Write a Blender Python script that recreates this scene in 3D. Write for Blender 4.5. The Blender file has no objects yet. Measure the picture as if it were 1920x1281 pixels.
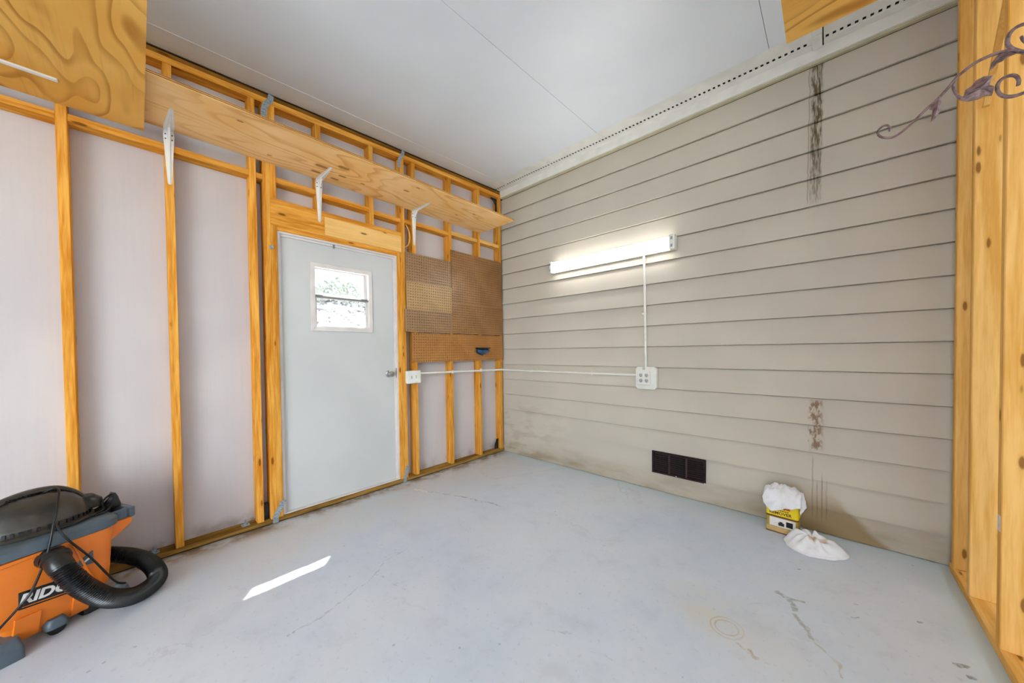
import bpy, bmesh, math, random
from mathutils import Vector, Matrix, noise as mnoise
random.seed(7)
SC = bpy.context.scene
COL = SC.collection
R = math.radians

# ------------------------------------------------------------------ camera
FPX, CY = 643.68, 670.88
YAW, PITCH, ROLL = 2.3141, -0.0176, -0.011
CAM = Vector((2.8692, -2.9692, 1.1974))
fw = Vector((math.cos(YAW)*math.cos(PITCH), math.sin(YAW)*math.cos(PITCH), math.sin(PITCH)))
rt = Vector((math.sin(YAW), -math.cos(YAW), 0))
up = rt.cross(fw)
rt2 = rt*math.cos(ROLL) + up*math.sin(ROLL)
up2 = -rt*math.sin(ROLL) + up*math.cos(ROLL)
cd = bpy.data.cameras.new('camera')
cam = bpy.data.objects.new('camera', cd)
COL.objects.link(cam)
cam.matrix_world = Matrix(((rt2.x, up2.x, -fw.x, CAM.x), (rt2.y, up2.y, -fw.y, CAM.y), (rt2.z, up2.z, -fw.z, CAM.z), (0, 0, 0, 1)))
cd.sensor_width = 36.0
cd.sensor_fit = 'HORIZONTAL'
cd.lens = FPX/1920*36
cd.shift_y = (CY-640.5)/1920
cd.clip_start = 0.02
SC.camera = cam
SC.cycles.use_light_tree = False
SC.cycles.use_adaptive_sampling = True
SC.cycles.adaptive_threshold = 0.04

# ------------------------------------------------------------------ world, sun, exposure
w = bpy.data.worlds.new('world'); SC.world = w; w.use_nodes = True
bg = w.node_tree.nodes['Background']
bg.inputs[0].default_value = (0.80, 0.91, 1.0, 1)
bg.inputs[1].default_value = 4.0
sd = bpy.data.lights.new('sun', 'SUN'); sun = bpy.data.objects.new('sun', sd); COL.objects.link(sun)
sd.energy = 22.0; sd.angle = R(0.53); sd.color = (1.0, 0.97, 0.92)
SUN_DIR = Vector((1.0, -0.755, -1.90))
sun.rotation_euler = SUN_DIR.to_track_quat('-Z', 'Y').to_euler()
sun.location = (-6, 5, 12)
SC.view_settings.view_transform = 'Standard'
SC.view_settings.look = 'None'
SC.view_settings.gamma = 1.0
SC.view_settings.use_curve_mapping = False
SC.view_settings.exposure = 1.68

# ------------------------------------------------------------------ node helpers
def lin(c):
    return tuple(((v/255)/12.92 if v/255 <= 0.04045 else ((v/255+0.055)/1.055)**2.4) for v in c) + (1.0,)

class G:
    def __init__(s, name):
        s.m = bpy.data.materials.new(name); s.m.use_nodes = True
        s.t = s.m.node_tree; s.n = s.t.nodes
        s.b = s.n['Principled BSDF']
    def put(s, sock, v):
        if v is None: return
        if isinstance(v, bpy.types.NodeSocket): s.t.links.new(v, sock)
        else:
            if isinstance(v, tuple) and len(v) == 4 and sock.type == 'VECTOR': v = v[:3]
            sock.default_value = v
    def node(s, typ, **kw):
        n = s.n.new(typ)
        for k, v in kw.items(): setattr(n, k, v)
        return n
    def m_(s, op, a, b=None, c=None):
        n = s.node('ShaderNodeMath', operation=op)
        s.put(n.inputs[0], a); s.put(n.inputs[1], b)
        if c is not None: s.put(n.inputs[2], c)
        return n.outputs[0]
    def vm(s, op, a, b=None):
        n = s.node('ShaderNodeVectorMath', operation=op)
        s.put(n.inputs[0], a); s.put(n.inputs[1], b)
        return n.outputs[0]
    def sm(s, x, a, b, lo=0.0, hi=1.0):
        n = s.node('ShaderNodeMapRange', interpolation_type='SMOOTHSTEP')
        s.put(n.inputs[0], x); n.inputs[1].default_value = a; n.inputs[2].default_value = b
        n.inputs[3].default_value = lo; n.inputs[4].default_value = hi
        return n.outputs[0]
    def mix(s, f, a, b, blend='MIX'):
        n = s.node('ShaderNodeMix', data_type='RGBA', blend_type=blend)
        s.put(n.inputs[0], f); s.put(n.inputs[6], a); s.put(n.inputs[7], b)
        return n.outputs[2]
    def noise(s, vec, scale, detail=3.0, rough=0.55, dist=0.0):
        n = s.node('ShaderNodeTexNoise'); s.put(n.inputs['Vector'], vec)
        n.inputs['Scale'].default_value = scale; n.inputs['Detail'].default_value = detail
        n.inputs['Roughness'].default_value = rough; n.inputs['Distortion'].default_value = dist
        return n.outputs[0]
    def voro(s, vec, scale, feature='F1'):
        n = s.node('ShaderNodeTexVoronoi', feature=feature); s.put(n.inputs['Vector'], vec)
        n.inputs['Scale'].default_value = scale
        return n.outputs['Distance']
    def wave(s, vec, scale, dist, detail=2.0, dscale=1.0, direction='X'):
        n = s.node('ShaderNodeTexWave', wave_type='BANDS', bands_direction=direction)
        s.put(n.inputs['Vector'], vec); n.inputs['Scale'].default_value = scale
        n.inputs['Distortion'].default_value = dist; n.inputs['Detail'].default_value = detail
        n.inputs['Detail Scale'].default_value = dscale
        return n.outputs['Fac']
    def obj(s): return s.node('ShaderNodeTexCoord').outputs['Object']
    def pos(s): return s.node('ShaderNodeNewGeometry').outputs['Position']
    def rnd(s): return s.node('ShaderNodeObjectInfo').outputs['Random']
    def sep(s, v):
        n = s.node('ShaderNodeSeparateXYZ'); s.put(n.inputs[0], v); return n.outputs
    def comb(s, x, y, z):
        n = s.node('ShaderNodeCombineXYZ'); s.put(n.inputs[0], x); s.put(n.inputs[1], y); s.put(n.inputs[2], z); return n.outputs[0]
    def bump(s, h, strength=0.2, dist=0.01):
        n = s.node('ShaderNodeBump'); n.inputs['Strength'].default_value = strength
        n.inputs['Distance'].default_value = dist; s.put(n.inputs['Height'], h)
        s.t.links.new(n.outputs[0], s.b.inputs['Normal'])
    def seg(s, X, Y, a, b):
        """distance from the point (X, Y) to the segment a-b"""
        dx, dy = b[0]-a[0], b[1]-a[1]; L2 = dx*dx+dy*dy
        px = s.m_('SUBTRACT', X, a[0]); py = s.m_('SUBTRACT', Y, a[1])
        t = s.m_('ADD', s.m_('MULTIPLY', px, dx/L2), s.m_('MULTIPLY', py, dy/L2))
        n = s.node('ShaderNodeClamp'); s.put(n.inputs[0], t); t = n.outputs[0]
        ex = s.m_('SUBTRACT', px, s.m_('MULTIPLY', t, dx)); ey = s.m_('SUBTRACT', py, s.m_('MULTIPLY', t, dy))
        return s.m_('SQRT', s.m_('ADD', s.m_('MULTIPLY', ex, ex), s.m_('MULTIPLY', ey, ey)))
    def fin(s, col, rough=0.6, metal=0.0, spec=None):
        if isinstance(rough, float) and rough >= 0.5 and metal == 0.0:      # matt surfaces: a plain diffuse shader
            d = s.node('ShaderNodeBsdfDiffuse'); s.put(d.inputs['Color'], col)
            for l in list(s.b.inputs['Normal'].links): s.t.links.new(l.from_socket, d.inputs['Normal'])
            s.t.links.new(d.outputs[0], s.n['Material Output'].inputs[0])
            s.n.remove(s.b)
            return s.m
        s.put(s.b.inputs['Base Color'], col); s.put(s.b.inputs['Roughness'], rough)
        s.b.inputs['Metallic'].default_value = metal
        if spec is not None: s.b.inputs['Specular IOR Level'].default_value = spec
        return s.m

def plain(name, rgb, rough=0.5, metal=0.0, var=0.06, scale=18.0, bump=0.0):
    g = G(name); o = g.obj()
    n = g.noise(o, scale, 2.0)
    c = lin(rgb); d = tuple(v*(1-var*2.2) for v in c[:3]) + (1,)
    col = g.mix(g.sm(n, 0.3, 0.75), c, d)
    if bump: g.bump(n, bump, 0.004)
    return g.fin(col, rough, metal)

def wood(name, axis, light, dark, knot=(104, 58, 20), knots=True):
    g = G(name); r = g.rnd(); o = g.obj()
    off = g.comb(g.m_('MULTIPLY', r, 37.0), g.m_('MULTIPLY', r, 91.0), g.m_('MULTIPLY', r, 53.0))
    o = g.vm('ADD', o, off)
    st = {'x': (0.7, 11, 11), 'y': (11, 0.7, 11), 'z': (11, 11, 0.7)}[axis]
    v = g.vm('MULTIPLY', o, st)
    n1 = g.noise(v, 2.0, 2.0, 0.6, 0.6)
    n2 = g.noise(v, 9.0, 2.0, 0.65)
    f = g.sm(g.m_('ADD', g.m_('MULTIPLY', n1, 0.62), g.m_('MULTIPLY', n2, 0.38)), 0.34, 0.68)
    col = g.mix(f, lin(light), lin(dark))
    tone = g.m_('ADD', g.m_('MULTIPLY', r, 0.22), 0.88)
    col = g.mix(1.0, col, g.comb(tone, tone, tone), 'MULTIPLY')
    if knots:
        kv = {'x': (4.2, 15, 15), 'y': (15, 4.2, 15), 'z': (15, 15, 4.2)}[axis]
        d = g.voro(g.vm('MULTIPLY', o, kv), 1.0)
        d = g.m_('ADD', d, g.m_('MULTIPLY', n2, 0.10))
        col = g.mix(g.sm(d, 0.26, 0.19, 0, 0.30), col, lin(dark))
        col = g.mix(g.sm(d, 0.19, 0.13, 0, 0.8), col, lin(knot))
    g.bump(n2, 0.12, 0.003)
    return g.fin(col, 0.55)

KNOTS = [(0.221, -2.062, 0.019), (0.313, -1.945, 0.018), (0.115, -2.066, 0.014), (0.10, -1.931, 0.013), (0.182, -1.905, 0.012), (0.177, -1.751, 0.008), (0.318, -1.453, 0.011), (0.43, -1.414, 0.007), (0.22, -0.86, 0.007), (0.40, -2.55, 0.007), (0.12, -2.35, 0.006), (0.35, -0.75, 0.008)]
def plywood(name, axis, light, dark, line, freq=20.0, warp=0.55, knots=False, sharp=0.9):
    g = G(name); o = g.obj()
    st = {'x': (0.55, 2.0, 1.0), 'y': (2.0, 0.55, 1.0)}[axis]
    v = g.vm('MULTIPLY', o, st)
    # growth rings cut flat: contour lines of a slow height field plus a ramp across the grain
    h1 = g.noise(v, 1.25, 2.0, 0.45); h2 = g.noise(v, 4.0, 2.0, 0.5)
    s = g.sep(o); across = s[1] if axis == 'x' else s[0]
    h = g.m_('ADD', g.m_('MULTIPLY', h1, warp*4), g.m_('ADD', g.m_('MULTIPLY', h2, 0.10), g.m_('MULTIPLY', across, 0.5)))
    tri = g.m_('FRACT', g.m_('MULTIPLY', h, freq/4))
    ln = g.m_('MULTIPLY', g.sm(tri, 0.50, 0.93), g.sm(tri, 1.0, 0.93))
    fs = {'x': (2.0, 60, 60), 'y': (60, 2.0, 60)}[axis]
    fine = g.noise(g.vm('MULTIPLY', o, fs), 1.0, 4.0)
    big = g.noise(o, 2.2, 3.0)
    col = g.mix(g.sm(big, 0.35, 0.7), lin(light), lin(dark))
    col = g.mix(g.m_('MULTIPLY', ln, g.sm(g.noise(v, 2.6, 2.0), 0.3, 0.65, 0.15, 0.75)), col, lin(line))
    col = g.mix(g.sm(fine, 0.5, 0.8, 0, 0.22), col, lin(line))
    if knots:
        W = g.sep(g.pos()); d = None
        for kx_, ky, kr in KNOTS:
            e = g.m_('DIVIDE', g.seg(W[0], W[1], (kx_, ky-kr*1.2), (kx_, ky+kr*1.2)), kr)
            d = e if d is None else g.m_('MINIMUM', d, e)
        d = g.m_('ADD', d, g.m_('MULTIPLY', g.m_('SUBTRACT', fine, 0.5), 0.5))
        col = g.mix(g.sm(d, 1.9, 1.1, 0, 0.35), col, lin(line))
        col = g.mix(g.sm(d, 1.1, 0.7, 0, 0.75), col, lin((158, 104, 62)))
    g.bump(fine, 0.08, 0.002)
    return g.fin(col, 0.5)

M = {}
for ax in 'xyz':
    M['pine_'+ax] = wood('pine_'+ax, ax, (238, 176, 82), (198, 122, 34))
    M['fir_'+ax] = wood('fir_'+ax, ax, (243, 194, 118), (222, 162, 78), knot=(128, 76, 32))
M['pine_dark_y'] = wood('dark_pine_y', 'y', (156, 108, 46), (104, 66, 26))  # darker wood tone for the upper plate
M['treated_y'] = wood('treated_pine_y', 'y', (178, 138, 72), (112, 78, 34), knots=False)
M['ply_long'] = plywood('plywood_long', 'y', (252, 212, 152), (248, 198, 124), (218, 154, 84), 44.0, 0.35, True)
M['ply_deep'] = plywood('plywood_deep', 'x', (242, 190, 104), (230, 170, 80), (172, 108, 44), 30.0, 0.55)
M['ply_edge'] = plain('plywood_edge', (172, 122, 62), 0.7, 0, 0.15, 60)
M['board_pale'] = wood('board_pale', 'y', (236, 194, 124), (226, 178, 104))

def mk_panel():
    g = G('white_wall_panel'); P = g.pos()
    n = g.noise(P, 1.3, 2.0); n2 = g.noise(g.vm('MULTIPLY', P, (1, 60, 2)), 1.0, 2.0)
    c = g.mix(g.sm(n, 0.3, 0.7), lin((206, 198, 196)), lin((196, 188, 188)))
    c = g.mix(g.sm(n2, 0.4, 0.8, 0, 0.12), c, lin((180, 172, 172)))
    s = g.sep(P)
    dirt = g.m_('MULTIPLY', g.sm(s[2], 0.16, 0.04), g.sm(g.noise(P, 9, 4), 0.4, 0.7))
    c = g.mix(g.m_('MULTIPLY', dirt, 0.5), c, lin((120, 96, 80)))
    return g.fin(c, 0.42)
M['panel'] = mk_panel()

def mk_ceiling():
    g = G('ceiling_paint'); P = g.pos()
    n = g.noise(P, 1.1, 3.0)
    c = g.mix(g.sm(n, 0.3, 0.7), lin((232, 238, 245)), lin((226, 232, 240)))
    return g.fin(c, 0.38)
M['ceiling'] = mk_ceiling()
M['soffit_hole_shade'] = plain('soffit_hole_shade', (112, 108, 100), 0.9)  # grey that stands for the shade inside the vent holes
M['trim_white'] = plain('soffit_white', (238, 238, 233), 0.45, 0, 0.05, 6)
M['trim_cream'] = plain('trim_cream', (196, 188, 160), 0.5, 0, 0.06, 10)
M['void'] = plain('dark_wood_and_gap_shade', (60, 48, 36), 0.9)  # dark wood; on the sill strip it stands for gap shade

def mk_siding():
    g = G('painted_siding'); P = g.pos(); s = g.sep(P); X, Y, Z = s[0], s[1], s[2]
    gr = g.noise(g.vm('MULTIPLY', P, (3, 1, 40)), 1.0, 2.0)
    n = g.noise(P, 1.6, 1.0)
    c = g.mix(g.sm(n, 0.3, 0.7), lin((204, 196, 181)), lin((197, 189, 176)))
    # ground dirt along the bottom boards
    dn = g.noise(g.vm('MULTIPLY', P, (2.2, 1, 7)), 1.5, 3.0)
    c = g.mix(g.m_('MULTIPLY', g.sm(Z, 0.24, 0.02), g.sm(dn, 0.25, 0.8, 0.25, 0.8)), c, lin((150, 132, 104)))
    c = g.mix(g.m_('MULTIPLY', g.sm(Z, 0.70, 0.45), g.m_('MULTIPLY', g.sm(X, 1.3, 0.2), g.sm(dn, 0.46, 0.62, 0, 0.30))), c, lin((150, 126, 98)))
    # brown water stain behind the can
    edge = g.m_('ADD', g.m_('ADD', X, g.m_('MULTIPLY', Z, 0.9)), g.m_('MULTIPLY', dn, 0.12))
    wet = g.m_('MULTIPLY', g.m_('MULTIPLY', g.sm(edge, 3.22, 3.16), g.sm(X, 2.60, 2.72)), g.sm(Z, 0.34, 0.10))
    c = g.mix(g.m_('MULTIPLY', wet, 0.8), c, lin((150, 124, 84)))
    # old dark glue strip, upper boards
    wob = g.m_('MULTIPLY', g.m_('SUBTRACT', g.noise(g.vm('MULTIPLY', P, (0, 0, 9)), 1.0, 2.0), 0.5), 0.03)
    xx = g.m_('ADD', g.m_('ADD', X, wob), g.m_('MULTIPLY', g.m_('SUBTRACT', Z, 2.6), -0.012))
    core = g.m_('MULTIPLY', g.sm(xx, 2.776, 2.792), g.sm(xx, 2.846, 2.830))
    st = g.noise(g.vm('MULTIPLY', P, (170, 1, 9)), 1.0, 3.0, 0.7)
    core = g.m_('MULTIPLY', core, g.sm(st, 0.36, 0.50))
    core = g.m_('MULTIPLY', core, g.m_('MULTIPLY', g.sm(Z, 2.12, 2.17), g.sm(g.noise(g.vm('MULTIPLY', P, (60, 1, 14)), 1.0, 1.0), 0.34, 0.56, 0.35, 1.0)))
    fade = g.sm(Z, 2.12, 2.6, 0.55, 0.95)
    c = g.mix(g.m_('MULTIPLY', core, fade), c, lin((92, 78, 50)))
    halo = g.m_('MULTIPLY', g.m_('MULTIPLY', g.sm(xx, 2.768, 2.775), g.sm(xx, 2.779, 2.774)), g.sm(Z, 2.12, 2.17))
    c = g.mix(g.m_('MULTIPLY', halo, 0.55), c, lin((112, 92, 64)))
    # rust flakes, lower boards
    rn = g.noise(g.vm('MULTIPLY', P, (46, 1, 22)), 1.0, 3.0, 0.7)
    rx = g.m_('ADD', X, g.m_('MULTIPLY', g.m_('SUBTRACT', rn, 0.5), 0.07))
    rmask = g.m_('MULTIPLY', g.m_('MULTIPLY', g.sm(rx, 2.775, 2.80), g.sm(rx, 2.865, 2.835)), g.m_('MULTIPLY', g.sm(Z, 0.515, 0.56), g.sm(Z, 0.868, 0.85)))
    c = g.mix(g.m_('MULTIPLY', rmask, g.sm(rn, 0.42, 0.58, 0.10, 0.85)), c, lin((130, 98, 74)))
    # drips
    d = None
    for x0, z0 in ((2.80, 0.50), (2.822, 0.34), (2.846, 0.40), (2.868, 0.36)):
        q = g.m_('ABSOLUTE', g.m_('SUBTRACT', g.m_('ADD', X, g.m_('MULTIPLY', wob, 0.2)), x0))
        q = g.m_('MULTIPLY', g.sm(q, 0.0052, 0.002), g.sm(Z, z0, z0-0.05))
        d = q if d is None else g.m_('MAXIMUM', d, q)
    d = g.m_('MULTIPLY', d, g.sm(Z, 0.05, 0.14))
    c = g.mix(g.m_('MULTIPLY', d, g.sm(st, 0.3, 0.6, 0.05, 0.5)), c, lin((110, 96, 76)))
    g.bump(gr, 0.10, 0.004)
    return g.fin(c, 0.5)
M['siding'] = mk_siding()

def mk_floor(zone):
    """the same concrete everywhere; zone only says which marks lie there"""
    g = G('concrete_floor'+('_'+zone if zone else '')); P = g.pos(); s = g.sep(P); X, Y = s[0], s[1]
    a = g.noise(P, 0.9, 2.0, 0.6); b = g.noise(P, 5.5, 4.0, 0.65); f = g.noise(P, 42, 2.0)
    c = g.mix(g.sm(a, 0.35, 0.68), lin((204, 213, 227)), lin((216, 219, 225)))
    c = g.mix(g.sm(b, 0.44, 0.72, 0, 0.55), c, lin((218, 223, 230)))
    c = g.mix(g.sm(b, 0.48, 0.30, 0, 0.30), c, lin((186, 190, 197)))
    c = g.mix(g.sm(f, 0.60, 0.74, 0, 0.22), c, lin((160, 160, 160)))
    # dusty tan band along the stud wall
    c = g.mix(g.m_('MULTIPLY', g.sm(X, 0.85, 0.05), g.sm(b, 0.25, 0.7, 0.20, 0.65)), c, lin((198, 192, 180)))
    c = g.mix(g.m_('MULTIPLY', g.sm(X, 0.16, 0.02), g.sm(b, 0.35, 0.6)), c, lin((140, 118, 92)))
    # greenish edge along the siding and the partition
    c = g.mix(g.m_('MULTIPLY', g.m_('MAXIMUM', g.sm(Y, -0.22, -0.02), g.sm(X, 3.18, 3.34)), 0.55), c, lin((198, 218, 220)))
    if zone == 'scraped':
        # yellow stains
        st = g.m_('SQRT', g.m_('ADD', g.m_('POWER', g.m_('DIVIDE', g.m_('SUBTRACT', X, 2.50), 0.34), 2.0), g.m_('POWER', g.m_('DIVIDE', g.m_('ADD', Y, 1.22), 0.22), 2.0)))
        c = g.mix(g.m_('MULTIPLY', g.sm(st, 1.0, 0.2), g.sm(b, 0.35, 0.65, 0.1, 0.5)), c, lin((212, 200, 170)))
        rr = g.m_('SQRT', g.m_('ADD', g.m_('POWER', g.m_('SUBTRACT', X, 2.553), 2.0), g.m_('POWER', g.m_('ADD', Y, 1.281), 2.0)))
        wob = g.m_('MULTIPLY', g.m_('SUBTRACT', b, 0.5), 0.03)
        rr = g.m_('ADD', rr, wob)
        ring = g.m_('MULTIPLY', g.sm(g.m_('SINE', g.m_('MULTIPLY', rr, 330)), 0.1, 0.7), g.m_('MULTIPLY', g.sm(rr, 0.026, 0.034), g.sm(rr, 0.075, 0.055)))
        c = g.mix(g.m_('MULTIPLY', ring, g.sm(b, 0.35, 0.6, 0.15, 0.6)), c, lin((186, 162, 108)))
        r2 = g.m_('ADD', g.m_('SQRT', g.m_('ADD', g.m_('POWER', g.m_('SUBTRACT', X, 2.70), 2.0), g.m_('POWER', g.m_('ADD', Y, 1.10), 2.0))), wob)
        c = g.mix(g.m_('MULTIPLY', g.m_('MULTIPLY', g.sm(r2, 0.098, 0.104), g.sm(r2, 0.115, 0.108)), g.sm(b, 0.45, 0.6, 0.0, 0.25)), c, lin((176, 160, 124)))
    # grey scrapes and brown drips
    Xw = g.m_('ADD', X, g.m_('MULTIPLY', g.m_('SUBTRACT', g.noise(P, 9, 2.0), 0.5), 0.07))
    Yw = g.m_('ADD', Y, g.m_('MULTIPLY', g.m_('SUBTRACT', g.noise(g.vm('ADD', P, (7.3, 2.1, 0)), 9, 2.0), 0.5), 0.07))
    n26 = g.m_('SUBTRACT', g.noise(P, 26, 3.0), 0.5)
    def strokes(lst, wdt, colr, amt, wn=0.02):
        nonlocal c
        d = None
        for p, q in lst:
            e = g.seg(Xw, Yw, p, q); d = e if d is None else g.m_('MINIMUM', d, e)
        d = g.m_('ADD', d, g.m_('MULTIPLY', n26, wn))
        c = g.mix(g.m_('MULTIPLY', g.sm(d, wdt, wdt*0.45, 0, amt), g.sm(f, 0.35, 0.6, 0.35, 1.0)), c, lin(colr))
    if zone == 'scraped':
        strokes([((2.693, -0.863), (2.73, -0.90)), ((2.73, -0.885), (2.80, -0.87)), ((2.735, -0.90), (2.762, -0.96))], 0.013, (150, 152, 150), 0.75)
        strokes([((2.762, -0.99), (2.82, -1.07)), ((2.82, -1.06), (2.835, -1.11))], 0.011, (158, 156, 146), 0.7)
        strokes([((2.835, -1.12), (2.86, -1.16)), ((2.86, -1.16), (2.905, -1.20)), ((2.905, -1.20), (2.92, -1.27))], 0.006, (184, 172, 140), 0.6)
        strokes([((2.640, -1.345), (2.668, -1.363)), ((2.60, -1.345), (2.64, -1.36))], 0.010, (176, 146, 96), 0.55, 0.03)
        strokes([((3.232, -0.905), (3.262, -0.892)), ((3.236, -0.918), (3.258, -0.90)), ((3.245, -0.968), (3.262, -0.962))], 0.008, (120, 124, 122), 0.8, 0.03)
        strokes([((3.165, -0.685), (3.177, -0.680)), ((2.968, -0.722), (2.976, -0.718)), ((2.76, -0.580), (2.767, -0.578)), ((2.94, -0.86), (2.975, -0.84))], 0.006, (132, 134, 134), 0.8, 0.008)
        strokes([((1.98, -1.80), (2.10, -1.75)), ((2.18, -1.78), (2.26, -1.75))], 0.005, (156, 158, 162), 0.35, 0.03)
    if zone == 'cracked':
        strokes([((0.34, -1.30), (0.52, -1.22)), ((0.52, -1.22), (0.74, -1.15)), ((0.74, -1.15), (1.02, -1.08))], 0.008, (142, 142, 144), 0.6, 0.06)
        strokes([((0.22, -1.35), (0.34, -1.31))], 0.018, (238, 236, 230), 0.7, 0.03)
        strokes([((1.02, -2.05), (1.10, -2.20)), ((1.10, -2.20), (1.17, -2.42)), ((1.17, -2.42), (1.18, -2.56)), ((1.06, -2.12), (1.30, -2.08)), ((1.0, -2.05), (0.98, -1.88))], 0.0035, (150, 150, 156), 0.42, 0.03)
    ck = g.voro(g.vm('ADD', P, g.vm('MULTIPLY', g.comb(b, b, 0.0), (0.35, 0.35, 0))), 0.75, 'DISTANCE_TO_EDGE')
    c = g.mix(g.m_('MULTIPLY', g.sm(ck, 0.006, 0.002), g.sm(a, 0.50, 0.65, 0, 0.22)), c, lin((160, 160, 164)))
    pit = g.voro(P, 6.5)
    c = g.mix(g.sm(pit, 0.05, 0.025, 0, 0.5), c, lin((140, 142, 146)))
    g.bump(g.m_('ADD', b, g.m_('MULTIPLY', f, 0.3)), 0.08, 0.006)
    return g.fin(c, g.sm(b, 0.3, 0.7, 0.42, 0.6))
M['floor'] = mk_floor(''); M['floor_scraped'] = mk_floor('scraped'); M['floor_cracked'] = mk_floor('cracked')
M['ground'] = plain('driveway_concrete', (146, 145, 138), 0.9, 0, 0.1, 2)
M['lawn'] = plain('lawn_green', (120, 136, 84), 0.9, 0, 0.2, 6)
M['leaf'] = plain('leaf_green', (128, 138, 112), 0.7, 0, 0.2, 9)
M['door'] = plain('door_white', (205, 205, 203), 0.35, 0, 0.03, 2)
M['jamb'] = plain('jamb_white', (226, 219, 215), 0.45, 0, 0.06, 9)
M['gasket'] = plain('rail_grey', (130, 132, 130), 0.4)
M['chrome'] = plain('brushed_steel', (190, 190, 188), 0.25, 1.0, 0.05, 40)
M['galv'] = plain('galvanized_steel', (176, 192, 202), 0.4, 0.4, 0.25, 90)
M['galv_dark'] = plain('galvanized_steel_dull', (60, 62, 64), 0.5, 0.6, 0.25, 70)
M['bracket'] = plain('bracket_white', (238, 236, 232), 0.35, 0, 0.03, 12)
M['screw'] = plain('screw_dark', (84, 78, 70), 0.4, 0.7)
M['pvc'] = plain('white_pvc', (232, 231, 222), 0.4, 0, 0.03, 14)
M['pvc_grey'] = plain('outlet_grey', (190, 192, 188), 0.4, 0, 0.03, 14)
M['slot'] = plain('slot_dark', (52, 50, 48), 0.6)
M['cable'] = plain('cable_yellow', (228, 190, 108), 0.5)
M['blue'] = plain('blue_plastic', (38, 84, 122), 0.35, 0, 0.08, 20)
M['blue_dark'] = plain('blue_black_plastic', (20, 30, 40), 0.4, 0, 0.08, 20)
M['vent'] = plain('vent_brown', (58, 44, 46), 0.55, 0, 0.15, 30)
M['vent_rib'] = plain('vent_rib', (78, 62, 62), 0.55, 0, 0.1, 30)
M['orange'] = plain('vacuum_orange', (240, 128, 34), 0.38, 0, 0.04, 8)
M['rim'] = plain('vacuum_grey', (84, 98, 108), 0.4, 0, 0.10, 16)
M['black'] = plain('black_plastic', (30, 29, 28), 0.30, 0, 0.15, 20)
M['dusty'] = plain('dusty_black_plastic', (66, 62, 54), 0.38, 0, 0.28, 14)
M['hose'] = plain('black_hose', (22, 23, 25), 0.3, 0, 0.1, 20)
M['letter'] = plain('letter_white', (240, 238, 232), 0.5)
M['decal'] = plain('decal_black', (22, 20, 20), 0.4)
M['yellow'] = plain('label_yellow', (246, 216, 20), 0.35, 0, 0.03)
M['red'] = plain('label_red', (196, 40, 24), 0.4)
M['brown'] = plain('label_brown', (110, 66, 28), 0.4)
M['tan'] = plain('label_tan', (214, 180, 116), 0.4)
M['can'] = plain('can_gold_tin', (198, 164, 70), 0.35, 0.3, 0.08, 10)
def mk_scroll():
    g = G('scroll_bronze'); n = g.noise(g.obj(), 60, 4.0)
    c = g.mix(g.sm(n, 0.35, 0.65), lin((150, 128, 132)), lin((104, 82, 80)))
    return g.fin(c, 0.4, 0.25)
M['scroll'] = mk_scroll()
def mk_rag():
    g = G('white_cloth'); P = g.pos(); s = g.sep(P)
    n = g.noise(P, 14, 4.0); f = g.noise(P, 300, 2.0)
    c = g.mix(g.sm(n, 0.35, 0.75), lin((242, 241, 243)), lin((228, 226, 226)))
    d = g.seg(s[0], s[1], (2.80, -0.30), (2.86, -0.275))
    d = g.m_('ADD', d, g.m_('MULTIPLY', g.m_('SUBTRACT', n, 0.5), 0.02))
    c = g.mix(g.m_('MULTIPLY', g.sm(d, 0.022, 0.006, 0, 0.7), g.sm(s[2], 0.12, 0.09)), c, lin((190, 150, 104)))
    g.bump(f, 0.25, 0.002)
    return g.fin(c, 0.9)
M['rag'] = mk_rag()
def mk_peg(name, a, b):
    g = G(name); n = g.noise(g.obj(), 5, 5.0); f = g.noise(g.obj(), 120, 2.0)
    c = g.mix(g.sm(n, 0.3, 0.7), lin(a), lin(b))
    c = g.mix(g.sm(f, 0.5, 0.8, 0, 0.15), c, lin((90, 56, 28)))
    return g.fin(c, 0.4)
M['peg_grey'] = mk_peg('hardboard_grey', (156, 120, 82), (142, 108, 72))
M['peg_pale'] = mk_peg('hardboard_pale', (182, 144, 92), (170, 132, 82))
M['peg_red'] = mk_peg('hardboard_red', (156, 112, 66), (140, 98, 54))
M['peg_orange'] = mk_peg('hardboard_orange', (178, 122, 62), (164, 108, 50))
def mk_glass(name, frost, tint):
    g = G(name); n = g.noise(g.vm('MULTIPLY', g.obj(), (1, 22, 46)), 1.0, 5.0, 0.7, 1.0)
    tr = g.node('ShaderNodeBsdfTransparent'); tr.inputs[0].default_value = (0.95, 0.96, 1, 1)
    tl = g.node('ShaderNodeBsdfTranslucent'); tl.inputs[0].default_value = (tint, tint, tint*1.04, 1)
    gl = g.node('ShaderNodeBsdfGlossy'); gl.inputs['Roughness'].default_value = 0.08
    mx = g.node('ShaderNodeMixShader'); g.put(mx.inputs[0], g.sm(n, 0.3, 0.75, frost*0.5, min(frost*1.6, 1.0)))
    g.put(tl.inputs[0], g.mix(g.sm(n, 0.35, 0.65), (tint, tint, tint, 1), (tint*0.35, tint*0.35, tint*0.37, 1)))
    g.t.links.new(tr.outputs[0], mx.inputs[1]); g.t.links.new(tl.outputs[0], mx.inputs[2])
    m2 = g.node('ShaderNodeMixShader'); m2.inputs[0].default_value = 0.05
    g.t.links.new(mx.outputs[0], m2.inputs[1]); g.t.links.new(gl.outputs[0], m2.inputs[2])
    g.t.links.new(m2.outputs[0], g.n['Material Output'].inputs[0])
    return g.m
M['glass_up'] = mk_glass('window_glass', 0.25, 0.22)
M['glass_lo'] = mk_glass('window_glass_crinkled', 0.62, 0.22)
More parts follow.
